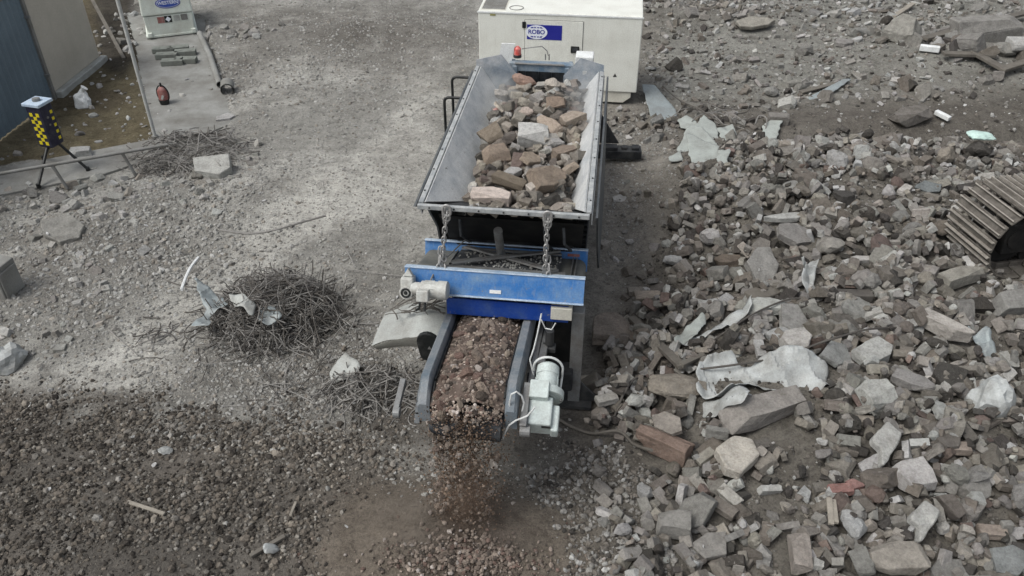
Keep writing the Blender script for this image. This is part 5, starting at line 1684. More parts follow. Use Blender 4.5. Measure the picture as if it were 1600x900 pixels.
# ---- gravel: tens of thousands of small stones, merged
def ico_small(seed):
    bm = bmesh.new(); bmesh.ops.create_icosphere(bm, subdivisions=1, radius=.5)
    r = random.Random(seed)
    for v in bm.verts: v.co *= r.uniform(.72, 1.18)
    for v in bm.verts: v.co = Vector((v.co.x, v.co.y * r.uniform(.72, .78), v.co.z * .62))
    vv = np.array([v.co[:] for v in bm.verts]); tt = np.array([[x.index for x in f.verts] for f in bm.faces]); bm.free()
    return vv, tt
GV = [ico_small(900 + i) for i in range(10)]
def gravel(name, xs, ys, sizes, cols, m=M_RUBS, zs=None, sink=.22, squash=1.0):
    if zs is None:                                     # only in the gaps, not on top of the big pieces
        zs = terr(xs, ys)
        ok = hsample(xs, ys) - zs < .05
        xs, ys, zs, sizes, cols = xs[ok], ys[ok], zs[ok], sizes[ok], cols[ok]
    n = len(xs)
    a, b, c = rng.uniform(0, 2 * PI, n), rng.normal(0, .5, n), rng.normal(0, .5, n)
    ca, sa, cb, sb, cc, sc_ = np.cos(a), np.sin(a), np.cos(b), np.sin(b), np.cos(c), np.sin(c)
    R = np.empty((n, 3, 3))
    R[:, 0, 0] = ca * cb; R[:, 0, 1] = ca * sb * sc_ - sa * cc; R[:, 0, 2] = ca * sb * cc + sa * sc_
    R[:, 1, 0] = sa * cb; R[:, 1, 1] = sa * sb * sc_ + ca * cc; R[:, 1, 2] = sa * sb * cc - ca * sc_
    R[:, 2, 0] = -sb; R[:, 2, 1] = cb * sc_; R[:, 2, 2] = cb * cc
    which = rng.integers(0, len(GV), n)
    Vs, Ts, Cs, off = [], [], [], 0
    for k, (vv, tt) in enumerate(GV):
        s = np.nonzero(which == k)[0]
        if not len(s): continue
        P_ = np.einsum('nij,vj->nvi', R[s], vv) * sizes[s][:, None, None]
        P_ += np.stack([xs[s], ys[s], zs[s] + sizes[s] * (.31 - sink)], -1)[:, None]
        Vs.append(P_.reshape(-1, 3)); Ts.append((tt[None] + (np.arange(len(s)) * len(vv))[:, None, None] + off).reshape(-1, 3))
        Cs.append(np.repeat(cols[s], len(vv), 0)); off += len(s) * len(vv)
    me_ = np_mesh(name, np.concatenate(Vs), np.concatenate(Ts), m, np.concatenate(Cs))
    me_.shade_flat()
    return tag(link(bpy.data.objects.new(name, me_)), kind="stuff")
def pts_in(n, x0, x1, y0, y1, prob):
    xs, ys = rng.uniform(x0, x1, n), rng.uniform(y0, y1, n)
    px, py = proj(xs, ys, 0)
    keep = (rng.random(n) < prob(px, py, xs, ys)) & ~in_machine(xs, ys, .0)
    return xs[keep], ys[keep]
def tcol(n, tones, k=.22):
    names = [a for a, _ in tones]; w = np.array([b for _, b in tones], float); w /= w.sum()
    base = np.array([TONES[a] for a in names])[rng.choice(len(names), n, p=w)]
    return base * (1 + rng.uniform(-k, k, n))[:, None]
def lsize(n, lo, hi, p): return lo * (hi / lo) ** (rng.random(n) ** p)

# dark damp gravel at lower left, its edge thinning out over the pale ground
def dprob(px, py, x, y):
    d = spoly(px, py, Z_DARK, 75)
    return sstep(.05, .95, d + .5 * (vnoise(x, y, .5, 3) - .5)) * sstep(.75, 1.15, np.hypot((x + .55) / 1.25, (y - 4.75) / 1.05) + .3 * (vnoise(x, y, .3, 1) - .5)) * (.22 + .95 * sstep(.22, .7, vnoise(x, y, .45, 2) * .6 + vnoise(x, y, .16, 4) * .4))
xs, ys = pts_in(95000, -7.0, .6, 3.6, 8.2, dprob)
px_, _p = proj(xs, ys, 0)
cl_ = tcol(len(xs), [('dark', 6), ('brown', 5), ('grey', 2.6), ('tan', .8), ('pale', .4)], .3) * (.85 + .35 * sstep(250, 560, px_))[:, None] * np.array([.86, .83, .79])
gravel("dark_gravel", xs, ys, lsize(len(xs), .012, .07, 2.1), cl_)
xs, ys = pts_in(2600, -6.5, .4, 3.6, 7.8, dprob)
gravel("dark_gravel", xs, ys, lsize(len(xs), .05, .12, 1.8), tcol(len(xs), [('dark', 4), ('brown', 6), ('grey', 2.5), ('tan', 1), ('pale', .4)], .25) * np.array([.86, .83, .80]))
# grey coated stones between the dark gravel and the wire
xs, ys = pts_in(9000, -4.5, -.4, 4.8, 7.6, lambda px, py, x, y: np.exp(-.5 * (((px - 440) / 150) ** 2 + ((py - 650) / 65) ** 2)) * sstep(.3, .7, vnoise(x, y, .4, 6)))
gravel("pale_gravel", xs, ys, lsize(len(xs), .02, .09, 1.9), tcol(len(xs), [('dust', 3), ('grey', 4), ('brown', 2), ('tan', 2)]), sink=.3)
# gravel bank at the foot of the discharge heap, to the right
xs, ys = pts_in(16000, -.2, 2.4, 3.6, 6.6, lambda px, py, x, y: soft(px, py, Z_NEARGRAVEL, 60, vnoise(px, py, 30, 1)) * sstep(.7, 1.0, np.hypot((x + .55) / 1.25, (y - 4.75) / 1.05)) * (.35 + .65 * vnoise(x, y, .3, 2)))
gravel("heap_gravel", xs, ys, lsize(len(xs), .018, .085, 1.5), tcol(len(xs), [('grey', 5), ('brown', 4), ('pale', 1), ('dark', 2)]))
# grit and pebbles in the heap's gaps
xs, ys = pts_in(34000, .9, 8.8, 3.7, 14.0, lambda px, py, x, y: inpoly(px, py, Z_HEAP) * .8)
gravel("rubble_gravel", xs, ys, lsize(len(xs), .015, .07, 1.8), tcol(len(xs), [('grey', 3), ('brown', 5), ('pale', .5), ('dark', 5)]) * .9)
# far rubble and the ground behind
xs, ys = pts_in(26000, 1.0, 16.0, 12.5, 24.0, lambda px, py, x, y: np.where(soft(px, py, Z_FAR, 60, vnoise(px, py, 40, 1)), .45 + .5 * vnoise(x, y, .8, 2), .28))
gravel("far_gravel", xs, ys, lsize(len(xs), .025, .12, 1.9), tcol(len(xs), [('grey', 5), ('pale', 1.6), ('brown', 2), ('dark', 1.5)]))
# pale ground left of the crusher: patchy pebbles, swept away along the driven strip
def pdens(px, py, x, y):
    n = vnoise(x, y, .9, 2) * .6 + vnoise(x, y, .25, 4) * .5
    d = sstep(.38, .8, n)
    d = np.where(inpoly(px, py, Z_LEFT), np.maximum(d, .35 + .4 * n), d)
    d = np.where(inpoly(px, py, STRIP), d * .10, d)
    d = np.where(inpoly(px, py, Z_GRASS), .015, d)
    d = np.where(inpoly(px, py, Z_PATH), .02 + .5 * (1 - sstep(.5, .98, spoly(px, py, Z_PATH, 14))) * vnoise(x, y, .3, 3), d)
    d = np.where(inpoly(px, py, Z_KERB), .06, d)
    return np.where(inpoly(px, py, Z_HEAP) | inpoly(px, py, Z_DARK), 0, d)
xs, ys = pts_in(70000, -9.5, 2.6, 5.2, 22.0, pdens)
gravel("pale_gravel", xs, ys, lsize(len(xs), .014, .085, 2.6), tcol(len(xs), [('dust', 6), ('grey', 2.2), ('pale', 1.2), ('tan', 1.5), ('brown', .6)], .2), sink=.32)
# bank of bits along the middle left, and around the small heaps
for (cx, cy, sx, sy, n, hi) in ((270, 395, 120, 45, 3200, .12), (120, 470, 110, 50, 2200, .11), (60, 340, 80, 30, 1200, .12), (450, 270, 120, 50, 1800, .07), (560, 380, 70, 60, 1200, .06), (330, 590, 130, 40, 1800, .08), (590, 60, 110, 35, 1500, .09), (400, 110, 90, 45, 1500, .12), (560, 110, 90, 50, 1800, .10), (480, 560, 110, 60, 2200, .075), (640, 180, 60, 50, 700, .07), (300, 310, 70, 30, 900, .12), (610, 540, 30, 20, 300, .08), (930, 330, 30, 60, 600, .06), (980, 220, 40, 60, 900, .08)):
    gx_, gy_ = rng.normal(cx, sx, n), rng.normal(cy, sy, n)
    z0 = .0; d_ = (CH - z0) * F / (F * SP + (gy_ - 450) * CP)
    xs, ys = (gx_ - 800) / F * d_, d_ * (CP - (gy_ - 450) / F * SP)
    ok = (ys < 23) & ~in_machine(xs, ys, 0)
    xs, ys = xs[ok], ys[ok]
    gravel("pale_gravel", xs, ys, lsize(len(xs), .02, hi, 2.0), tcol(len(xs), [('dust', 5), ('grey', 2), ('pale', 1.3), ('tan', 1)], .2), sink=.3)

# ------------------------------------------------------------------ load in the hopper
MR3 = Matrix.Rotation(MYAW, 3, 'Z')
HL = np.zeros((180, 70)); HLs = .02                # local heightmap, w by u
for j in range(180):
    w_ = .1 + j * HLs
    for i in range(70):
        u_ = -.7 + (i + .5) * HLs
        HL[j, i] = FB + .02 + max(0, -.42 - u_, u_ - .62) * 1.6 + .06 * (w_ / 3.6) + .06 * max(0, 1 - ((u_ - .1) / .55) ** 2)
        HL[j, i] = max(HL[j, i], 2.40 - .61 * w_)
HL0 = HL.copy()
def hl_place(u, w, r, h, sink=.25):
    i0, i1 = max(0, int((u - r + .7) / HLs)), min(70, int((u + r + .7) / HLs) + 1)
    j0, j1 = max(0, int((w - r - .1) / HLs)), min(180, int((w + r - .1) / HLs) + 1)
    win = HL[j0:j1, i0:i1]
    zc = float(win.mean() * .6 + win.max() * .4) + h * (.5 - sink)
    jj, ii = np.meshgrid(np.arange(j0, j1), np.arange(i0, i1), indexing='ij')
    q = ((ii + .5) * HLs - .7 - u) ** 2 + (.1 + (jj + .5) * HLs - w) ** 2
    q = q / (r * r)
    top = zc + h * .5 * np.sqrt(np.clip(1 - q, 0, 1))
    HL[j0:j1, i0:i1] = np.where(q < 1, np.maximum(win, top), win)
    return zc
hopper_lbl = {'pale': 'pale dusty', 'brown': 'brown', 'dark': 'dark brown', 'tan': 'light brown', 'red': 'reddish brown', 'grey': 'grey brown'}
def hop_piece(kd, v, u, w, s, tn, label=None, sc=(1, 1, 1), yaw=None, tilt=None, detail=0, colr=None, group=True, hh=None):
    h = s * (hh or .5)
    z = hl_place(u, w, s * .42, h)
    if detail:
        bm = piece_bm(kd, v, detail); me_ = bpy.data.meshes.new(kd); bm.to_mesh(me_); bm.free(); me_.materials.append(M_RUB); me_.shade_flat()
    else:
        me_ = VAR[kd][v][0]
    o = bpy.data.objects.new("rubble_chunk", me_)
    k = s / (.215 if kd == 'brick' else .13 if kd == 'half_brick' else 1)
    R = Euler((tilt or (random.gauss(0, .35), random.gauss(0, .35))) + ((yaw if yaw is not None else random.uniform(0, 6.28)),)).to_matrix()
    o.matrix_world = Matrix.LocRotScale(mw(u, w, z), (MR3 @ R).to_quaternion(), (k * sc[0], k * sc[1], k * sc[2]))
    cc_ = colr or tone(tn, k=.2)
    o.color = (cc_[0] * 1.26, cc_[1] * 1.25, cc_[2] * 1.24, 1)
    link(o)
    where = "at the front of" if w < 1.0 else "in the middle of" if w < 2.4 else "at the rear of"
    tag(o, label or f"{hopper_lbl[tn]} {KINDW[kd]} heaped {where} the crusher hopper", "rubble", "rubble heaped in the crusher hopper" if not label else None)
    return o
HT = [('brown', 5), ('tan', 5), ('dark', 1.0), ('pale', 1.8), ('grey', 1.5), ('red', .6)]
def ht(): return random.choices([a for a, _ in HT], [b for _, b in HT])[0]
hop_loose = []
for k in range(260):
    w_ = random.uniform(.30, 3.45); u_ = random.uniform(-.45, .62); s = random.uniform(.06, .17)
    kd = random.choice(('concrete_chunk', 'stone', 'half_brick')); v = random.randrange(14)
    z = hl_place(u_, w_, s * .42, s * .5)
    kk = s / (.13 if kd == 'half_brick' else 1)
    cc_ = tone(ht(), k=.2)
    hop_loose.append((VAR[kd][v][1], VAR[kd][v][2], Matrix.LocRotScale(mw(u_, w_, z), Euler((random.uniform(0, 6), random.uniform(0, 6), random.uniform(0, 6))).to_quaternion(), (kk, kk, kk)), (cc_[0] * 1.1, cc_[1] * 1.06, cc_[2] * 1.02)))
for k in range(278):
    w_ = random.uniform(.30, 3.45); u_ = random.uniform(-.45, .62)
    hop_piece(random.choice(KINDS[:3] + ('stone', 'stone')), random.randrange(14), u_, w_, random.uniform(.08, .21), ht())
def hpos(px, py):
    p = None
    z = 2.25
    q = MI @ at(px, py, z)
    return q.x, q.y
for (px, py, kd, v, s, tn, lb_, kw) in [
    (768, 315, 'concrete_chunk', 31, .46, 'pale', "long pinkish white plaster slab at the front lip of the hopper", dict(sc=(1, .5, .55), yaw=-.12, tilt=(.25, .05), colr=(.47, .41, .37), detail=1)),
    (795, 290, 'concrete_chunk', 32, .44, 'dark', "long flaky dark brown slab at the front of the hopper", dict(sc=(1, .45, .5), yaw=-.35, tilt=(.2, .1), colr=(.15, .128, .10), detail=1)),
    (855, 297, 'concrete_chunk', 33, .42, 'brown', "large brown block with pale patches at the hopper's front right", dict(sc=(1, 1, 1.1), yaw=.6, tilt=(.5, .2), colr=(.20, .165, .132), detail=1)),
    (828, 264, 'slab_fragment', 34, .34, 'tan', "tan slab leaning on the large brown block in the hopper", dict(yaw=.9, tilt=(.4, .3), colr=(.27, .225, .178), detail=1)),
    (775, 252, 'concrete_chunk', 35, .32, 'brown', "squared brown block on top of the load at the hopper's left", dict(yaw=.7, sc=(1, 1, 1.2), tilt=(.3, .2), colr=(.24, .195, .155), detail=1)),
    (833, 226, 'concrete_chunk', 36, .40, 'pale', "pale bluish grey concrete block on top of the hopper load", dict(yaw=.1, sc=(1, .9, .8), tilt=(.3, .0), colr=(.40, .40, .385), detail=1)),
    (857, 210, 'concrete_chunk', 37, .38, 'tan', "long tan block behind the pale concrete block in the hopper", dict(yaw=-.7, sc=(1, .6, .7), tilt=(.2, .3), colr=(.33, .275, .225), detail=1)),
    (895, 203, 'concrete_chunk', 38, .34, 'tan', "light tan block against the hopper's right side", dict(yaw=.6, sc=(1, .7, .7), tilt=(.2, -.2), colr=(.31, .265, .22), detail=1)),
    (886, 268, 'concrete_chunk', 39, .30, 'tan', "oblong light brown stone against the right side of the hopper", dict(yaw=.8, sc=(1, .6, .7), colr=(.28, .235, .19), detail=1)),
    (822, 132, 'stone', 40, .40, 'red', "rounded reddish brown lump at the hopper mouth", dict(colr=(.27, .19, .155), detail=1)),
    (820, 190, 'stone', 41, .26, 'pale', "pale pinkish lump in the middle of the hopper load", dict(colr=(.40, .34, .30), detail=1)),
    (783, 155, 'stone', 42, .32, 'pale', "whitish torn lump at the hopper's rear left", dict(colr=(.38, .36, .33), detail=1)),
    (862, 150, 'stone', 43, .34, 'pale', "pale lump at the rear of the hopper load", dict(colr=(.37, .34, .30), detail=1)),
    (868, 178, 'concrete_chunk', 44, .30, 'brown', "brown pointed block near the hopper's rear right", dict(colr=(.22, .175, .14), detail=1)),
    (763, 178, 'stone', 45, .12, 'red', "small pink stone at the left edge of the hopper load", dict(colr=(.52, .30, .27), detail=1)),
    (780, 180, 'slab_fragment', 46, .22, 'pale', "cream flake beside the small pink stone in the hopper", dict(colr=(.42, .38, .32), detail=1)),
    (770, 222, 'concrete_chunk', 47, .34, 'dark', "dark grey brown block at the left of the hopper load", dict(colr=(.17, .145, .115), detail=1)),
    (880, 245, 'concrete_chunk', 48, .3, 'brown', "dull brown block at the right of the hopper load", dict(colr=(.2, .165, .135), detail=1)),
]:
    u_, w_ = hpos(px, py)
    hop_piece(kd, v, max(-.42, min(.58, u_)), max(.34, min(3.35, w_)), s * .86, tn, lb_, **kw)
n = 9000
uu, ww = rng.uniform(-.44, .62, n), rng.uniform(.2, 3.55, n)
zz = HL[np.clip(((ww - .1) / HLs).astype(int), 0, 179), np.clip(((uu + .7) / HLs).astype(int), 0, 69)]
z0_ = HL0[np.clip(((ww - .1) / HLs).astype(int), 0, 179), np.clip(((uu + .7) / HLs).astype(int), 0, 69)]
ok = zz < z0_ + .07
uu, ww, zz = uu[ok], ww[ok], zz[ok]
c_, s_ = math.cos(MYAW), math.sin(MYAW)
gravel("hopper_grit", MO.x + uu * c_ - ww * s_, MO.y + uu * s_ + ww * c_, lsize(len(uu), .02, .07, 1.5), tcol(len(uu), HT) * .9, zs=zz)

_o = merge_pieces("hopper_rubble", hop_loose, M_RUBS)
# ------------------------------------------------------------------ crushed stone on the conveyor and falling from it
def belt_bed(w, u):
    cl_, cr_ = cu(w, -1) + .06, cu(w, 1) - .06
    t = (u - (cl_ + cr_) / 2) / ((cr_ - cl_) / 2)
    top = cvz(w) if w > -1.45 else 1.60 - (-1.45 - w) ** 2 * 1.0
    return top - .125 + .11 * (1 - t * t)
bb = MB()
vs, fs = [], []
wl = list(np.arange(1.2, -1.74, -.06))
for w_ in wl:
    cl_, cr_ = cu(w_, -1) + .045, cu(w_, 1) - .045
    for k in range(15):
        u_ = cl_ + (cr_ - cl_) * k / 14
        vs.append((u_, w_, belt_bed(w_, u_) + .012 * mnoise.noise(Vector((u_ * 14, w_ * 14, 0)))))
fs = [(j * 15 + i, j * 15 + i + 1, (j + 1) * 15 + i + 1, (j + 1) * 15 + i) for j in range(len(wl) - 1) for i in range(14)]
bb.add(vs, fs)
M_FINES = worn("reddish brown crushed fines", (.080, .060, .049), (.135, .105, .088), .6, 14, 1.0, 0, .8, fine=120)
bed = bb.build("crushed_fines", M_FINES, None, smooth=True, solid=.02)
bed.matrix_world = MM; tag(bed, kind="stuff")
BT = [('brown', 5), ('red', 1.6), ('tan', 3.0), ('pale', .6), ('dark', 1.6)]
def local_xy(u, w): return MO.x + u * c_ - w * s_, MO.y + u * s_ + w * c_
n = 5200
ww = np.maximum(rng.uniform(-1.9, 1.0, n), -1.77 + rng.normal(0, .03, n))
fr_ = rng.uniform(0.02, .98, n)
uu = np.array([cu(w, -1) + .06 + (cu(w, 1) - cu(w, -1) - .12) * f for w, f in zip(ww, fr_)])
zz = np.array([belt_bed(w, u) for w, u in zip(ww, uu)])
X_, Y_ = local_xy(uu, ww)
btc = lambda n_: tcol(n_, BT) * np.array([1.04, .94, .90])
gravel("belt_gravel", X_, Y_, lsize(n, .012, .06, 1.5), btc(n) * 1.35, zs=zz)
def loose_stone(u, w, z, s, tn, label, group, name="crushed_stone", cat="stone"):
    me_ = VAR['stone'][random.randrange(14)][0] if random.random() < .6 else VAR['concrete_chunk'][random.randrange(14)][0]
    o = bpy.data.objects.new(name, me_)
    o.matrix_world = Matrix.LocRotScale(mw(u, w, z), Euler((random.uniform(0, 6), random.uniform(0, 6), random.uniform(0, 6))).to_quaternion(), (s, s, s))
    c = tone(tn); o.color = (c[0] * 1.32, c[1] * 1.18, c[2] * 1.12, 1)
    link(o); return tag(o, label, cat, group)
for k in range(215):
    w_ = random.uniform(-1.80, .55); f = random.uniform(.04, .96)
    u_ = cu(w_, -1) + .08 + (cu(w_, 1) - cu(w_, -1) - .16) * f
    s = .045 + .085 * random.random() ** 2.0
    tn = random.choices([a for a, _ in BT], [b for _, b in BT])[0]
    where = "under the blue magnet" if w_ > -.35 else "halfway down" if w_ > -1.2 else "at the discharge end of"
    lb_ = f"{TONEW[tn]} crushed stone riding on the conveyor " + ("just under the blue magnet" if w_ > -.35 else "halfway along it" if w_ > -1.2 else "at its discharge end")
    loose_stone(u_, w_, belt_bed(w_, u_) + s * .18, s, tn, lb_, "crushed stones on the conveyor")
def fall(t):
    """Horizontal distance and height after t seconds off the head drum."""
    return -1.74 - .46 * t, 1.43 - 4.9 * t * t - .30 * t
for k in range(290):
    t = .54 * random.random() ** .62
    w_, z_ = fall(t)
    u_ = random.gauss(-.13, .165) if random.random() < .6 else -.14 + random.uniform(-.32, .30) * (1 - .5 * t)
    s = .022 + .07 * random.random() ** 2.2
    tn = random.choice(['tan', 'tan', 'pale', 'pale', 'brown', 'dust'])
    hgt = "just leaving the conveyor head" if z_ > 1.05 else "halfway down the falling stream" if z_ > .6 else "about to hit the fresh heap"
    loose_stone(u_, w_ + random.gauss(0, .05), z_ + random.gauss(0, .05), s, tn, f"{TONEW[tn]} crushed stone in mid air, {hgt}", "stones falling from the conveyor", "falling_stone")
n = 8500
t = .53 * rng.random(n) ** .75
ww = -1.74 - .46 * t + rng.normal(0, .06, n); zz = 1.43 - 4.9 * t * t - .30 * t + rng.normal(0, .05, n)
uu = rng.normal(-.12, .16, n) + .02
X_, Y_ = local_xy(uu, ww)
gravel("falling_fines", X_, Y_, lsize(n, .007, .026, 1.7), tcol(n, [('brown', 4), ('dark', 6), ('tan', .6)]) * np.array([.98, .74, .60]), zs=zz)
n = 1250
t = .56 * rng.random(n) ** .70
ww = -1.75 - .46 * t + rng.normal(0, .06, n); zz = 1.43 - 4.9 * t * t - .30 * t + rng.normal(0, .05, n); uu = np.where(rng.random(n) < .6, rng.normal(-.13, .13, n), -.14 + rng.uniform(-.30, .28, n) * (1 - .6 * t))
X_, Y_ = local_xy(uu, ww)
gravel("falling_gravel", X_, Y_, lsize(n, .012, .042, 1.6), tcol(n, [('tan', 4), ('brown', 4), ('pale', 1), ('dust', 1)]) * np.array([1.12, .93, .82]), zs=zz)
# stones gathered round the foot of the fresh heap
n = 2600
a_, r_ = rng.uniform(0, 2 * PI, n), 1.15 * np.sqrt(rng.random(n))
X_ = -.55 + 1.2 * r_ * np.cos(a_); Y_ = 4.75 + 1.05 * r_ * np.sin(a_)
keep = rng.random(n) < np.clip((r_ - .8) / .3, .03, 1) * np.where(Y_ < 4.6, .8, .25)
X_, Y_ = X_[keep], Y_[keep]
gravel("fresh_gravel", X_, Y_, lsize(len(X_), .012, .055, 1.7), btc(len(X_)) * .85)
n = 1300
X_, Y_ = rng.normal(-.42, .34, n), rng.normal(4.52, .11, n)
gravel("fresh_gravel", X_, Y_, lsize(n, .018, .07, 1.5), btc(n), zs=terr(X_, Y_) + .01)

# ------------------------------------------------------------------ sheets, boards, wires and timber among the rubble
def drape(name, poly, m, label, cat, amp=.05, off=.03, seed=0, z=.2, step=.022, ragged=0.0, th=.0025, tilt=None, smooth_hm=2, fold=2.2):
    """A torn sheet lying over whatever is under it; outline given on the ground in photo pixels."""
    pts = [at(x, y, float(hsample(*at(x, y, z).xy)) + off) for x, y in poly]
    c = sum(pts, Vector()) / len(pts)
    P2 = [(p.x, p.y) for p in pts]
    x0, x1 = min(p[0] for p in P2) - .05, max(p[0] for p in P2) + .05
    y0, y1 = min(p[1] for p in P2) - .05, max(p[1] for p in P2) + .05
    nx_, ny_ = int((x1 - x0) / step) + 2, int((y1 - y0) / step) + 2
    X, Y = np.meshgrid(x0 + np.arange(nx_) * step, y0 + np.arange(ny_) * step)
    H = hsample(X, Y)
    for _ in range(smooth_hm):                         # sheet bridges the gaps: dilate, then blur
        Hp = np.pad(H, 1, mode='edge')
        nb = [Hp[1 + a:1 + a + H.shape[0], 1 + b:1 + b + H.shape[1]] for a in (-1, 0, 1) for b in (-1, 0, 1)]
        H = np.maximum(np.max(nb, 0) * .7 + np.mean(nb, 0) * .3, H * .5)
    Hp = np.pad(H, 1, mode='edge')
    H = np.mean([Hp[1 + a:1 + a + H.shape[0], 1 + b:1 + b + H.shape[1]] for a in (-1, 0, 1) for b in (-1, 0, 1)], 0)
    rs = np.random.default_rng(seed + 50)
    cr = 0
    for k in range(7):                                 # sharp creases running in several directions
        a = rs.uniform(0, PI); wl_ = rs.uniform(.28, 1.0)
        ph = ((X * math.cos(a) + Y * math.sin(a) + .10 * fbm(X, Y, .4, 2, seed + k)) / wl_ + rs.random()) % 1.0
        cr = cr + np.abs(ph - rs.uniform(.35, .65)) * wl_ * 1.1
    cr = (cr - cr.mean())
    Z = H + off + amp * .8 * cr / .25 + amp * .22 * fbm(X, Y, .12, 2, seed + 1) + amp * .35 * (np.abs(fbm(X, Y, .22, 2, seed + 3)) - .2)
    if tilt: Z = H.mean() + off + tilt[0] * (X - c.x) + tilt[1] * (Y - c.y) + amp * .3 * fbm(X, Y, .5, 2, seed)
    jx, jy = (vnoise(X, Y, .09, seed + 2) - .5) * ragged, (vnoise(X, Y, .09, seed + 3) - .5) * ragged
    inside = inpoly(X + jx, Y + jy, P2)
    # snap rim vertices to the outline for clean straight edges
    ids = -np.ones(X.shape, int)
    bm = bmesh.new()
    grid = {}
    for j in range(ny_ - 1):
        for i in range(nx_ - 1):
            if int(inside[j, i]) + int(inside[j + 1, i]) + int(inside[j, i + 1]) + int(inside[j + 1, i + 1]) >= 3:
                q = []
                for (jj, ii) in ((j, i), (j, i + 1), (j + 1, i + 1), (j + 1, i)):
                    if (jj, ii) not in grid:
                        grid[jj, ii] = bm.verts.new((X[jj, ii] - c.x, Y[jj, ii] - c.y, Z[jj, ii] - c.z))
                    q.append(grid[jj, ii])
                bm.faces.new(q)
    bd = [v for v in bm.verts if v.is_boundary]
    for _ in range(2):
        new = {}
        for v in bd:
            nb = [e.other_vert(v) for e in v.link_edges if e.is_boundary]
            if len(nb) == 2: new[v] = v.co * .5 + (nb[0].co + nb[1].co) * .25
        for v, co in new.items(): v.co = co
    me_ = bpy.data.meshes.new(name); bm.to_mesh(me_); bm.free()
    me_.materials.append(m); me_.shade_smooth(); me_.set_sharp_from_angle(angle=math.radians(24))
    o = bpy.data.objects.new(name, me_); o.location = c
    md = o.modifiers.new("solid", 'SOLIDIFY'); md.thickness = th; md.offset = 0
    link(o)
    return tag(o, label, cat)

drape("plastic_sheet", [(1086, 585), (1112, 558), (1180, 556), (1252, 560), (1300, 575), (1306, 592), (1282, 598), (1262, 598), (1243, 615), (1222, 606), (1200, 612), (1170, 600), (1140, 612), (1124, 622), (1098, 618), (1088, 604)], M_SHEET, "large torn white plastic sheet draped over the rubble heap", "sheet", .07, .07, 2, ragged=.10)
drape("plastic_sheet", [(1100, 618), (1108, 612), (1160, 622), (1168, 634), (1160, 640), (1100, 642)], M_SHEET, "folded whitish strip just below the large torn white sheet", "sheet", .05, .05, 5, ragged=.05)
drape("plastic_sheet", [(1060, 535), (1100, 512), (1140, 500), (1172, 487), (1168, 500), (1140, 514), (1110, 527), (1064, 548), (1056, 545)], M_SHEET, "long narrow torn white strip above the large white sheet", "sheet", .05, .06, 7, ragged=.05)
drape("insulation_board", [(1052, 522), (1060, 512), (1095, 503), (1105, 508), (1085, 520), (1060, 530)], M_MINT, "pale green board end beneath the long torn white strip", "board", .02, .05, 9)
drape("cloth", [(1250, 412), (1262, 404), (1280, 402), (1278, 424), (1268, 432), (1280, 450), (1276, 458), (1256, 455), (1250, 440), (1256, 428), (1250, 420)], M_SHEET, "torn white cloth caught between stones right of the leaning slab", "cloth", .10, .06, 11, ragged=.06)
drape("metal_sheet", [(1000, 143), (1022, 144), (1058, 170), (1062, 183), (1020, 186), (1012, 170)], M_ZINC, "flat grey metal sheet propped behind the hopper beside the generator", "sheet", .01, .06, 13, tilt=(-.05, .18), th=.006)
MINTS = [([(1059, 187), (1072, 184), (1090, 192), (1088, 200), (1062, 198)], "small pale board at the top of the green board pile", 15, (.1, .3)),
         ([(1082, 206), (1098, 190), (1118, 197), (1130, 216), (1110, 222), (1096, 214)], "curled pale green board in the middle of the board pile", 17, (-.2, .35)),
         ([(1120, 202), (1146, 201), (1152, 216), (1128, 217)], "pale green board scrap at the right of the board pile", 19, (.2, .25)),
         ([(1056, 234), (1072, 213), (1096, 214), (1124, 228), (1122, 238), (1080, 240)], "folded pale green board in the lower board pile", 21, (.1, .4)),
         ([(1066, 232), (1122, 241), (1122, 262), (1082, 262)], "largest pale green board, lowest of the board pile", 23, (.02, .45)),
         ([(1044, 252), (1064, 242), (1070, 252), (1048, 256)], "thin pale board sticking out left of the board pile", 25, (.1, .2)),
         ([(1188, 207), (1206, 204), (1219, 210), (1212, 224), (1188, 218)], "pale mint scrap of board beside the dark trench", 27, (.1, .4)),
         ([(1118, 258), (1138, 256), (1134, 280), (1116, 276)], "grey green board end standing at the foot of the board pile", 29, (.1, .6))]
for poly, lb_, sd, tl in MINTS:
    drape("insulation_board", poly, M_MINT, lb_, "board", .07, .06, sd, tilt=(tl[0] * .6, tl[1] * .4), th=.014, ragged=.05)
drape("plastic_sheet", [(1504, 521), (1540, 517), (1562, 540), (1548, 556), (1532, 552), (1526, 534), (1506, 530)], M_ZINC, "torn greyish sheet under the grooved block at right", "sheet", .07, .06, 31, ragged=.05)
drape("cardboard_scrap", [(512, 582), (530, 570), (540, 560), (565, 578), (562, 592), (536, 590), (516, 596)], M_CHUTE, "torn greyish cardboard scrap standing above the conveyor wire tangle", "cardboard", .14, .10, 33, tilt=(.1, .5), ragged=.05)
drape("metal_scrap", [(305, 448), (330, 452), (352, 462), (360, 478), (330, 482), (326, 505), (300, 508), (306, 490), (322, 480), (312, 465)], M_ZINC, "crumpled pale metal scrap on the big wire tangle's left side", "scrap", .07, .30, 35, ragged=.08)
drape("metal_scrap", [(356, 458), (384, 464), (400, 478), (396, 492), (370, 484)], M_CHUTE, "bent tan grey sheet scrap on top of the big wire tangle", "scrap", .05, .42, 37, ragged=.06)
drape("metal_scrap", [(400, 478), (430, 476), (440, 492), (418, 500), (402, 494)], M_ZINC, "small silvery scrap in the middle of the big wire tangle", "scrap", .05, .36, 39, ragged=.08)
drape("metal_sheet", [(1262, 150), (1318, 126), (1330, 130), (1276, 156)], M_ZINC, "long grey bent channel sheet lying on the far rubble", "sheet", .03, .05, 41, tilt=(.0, .3), th=.01)
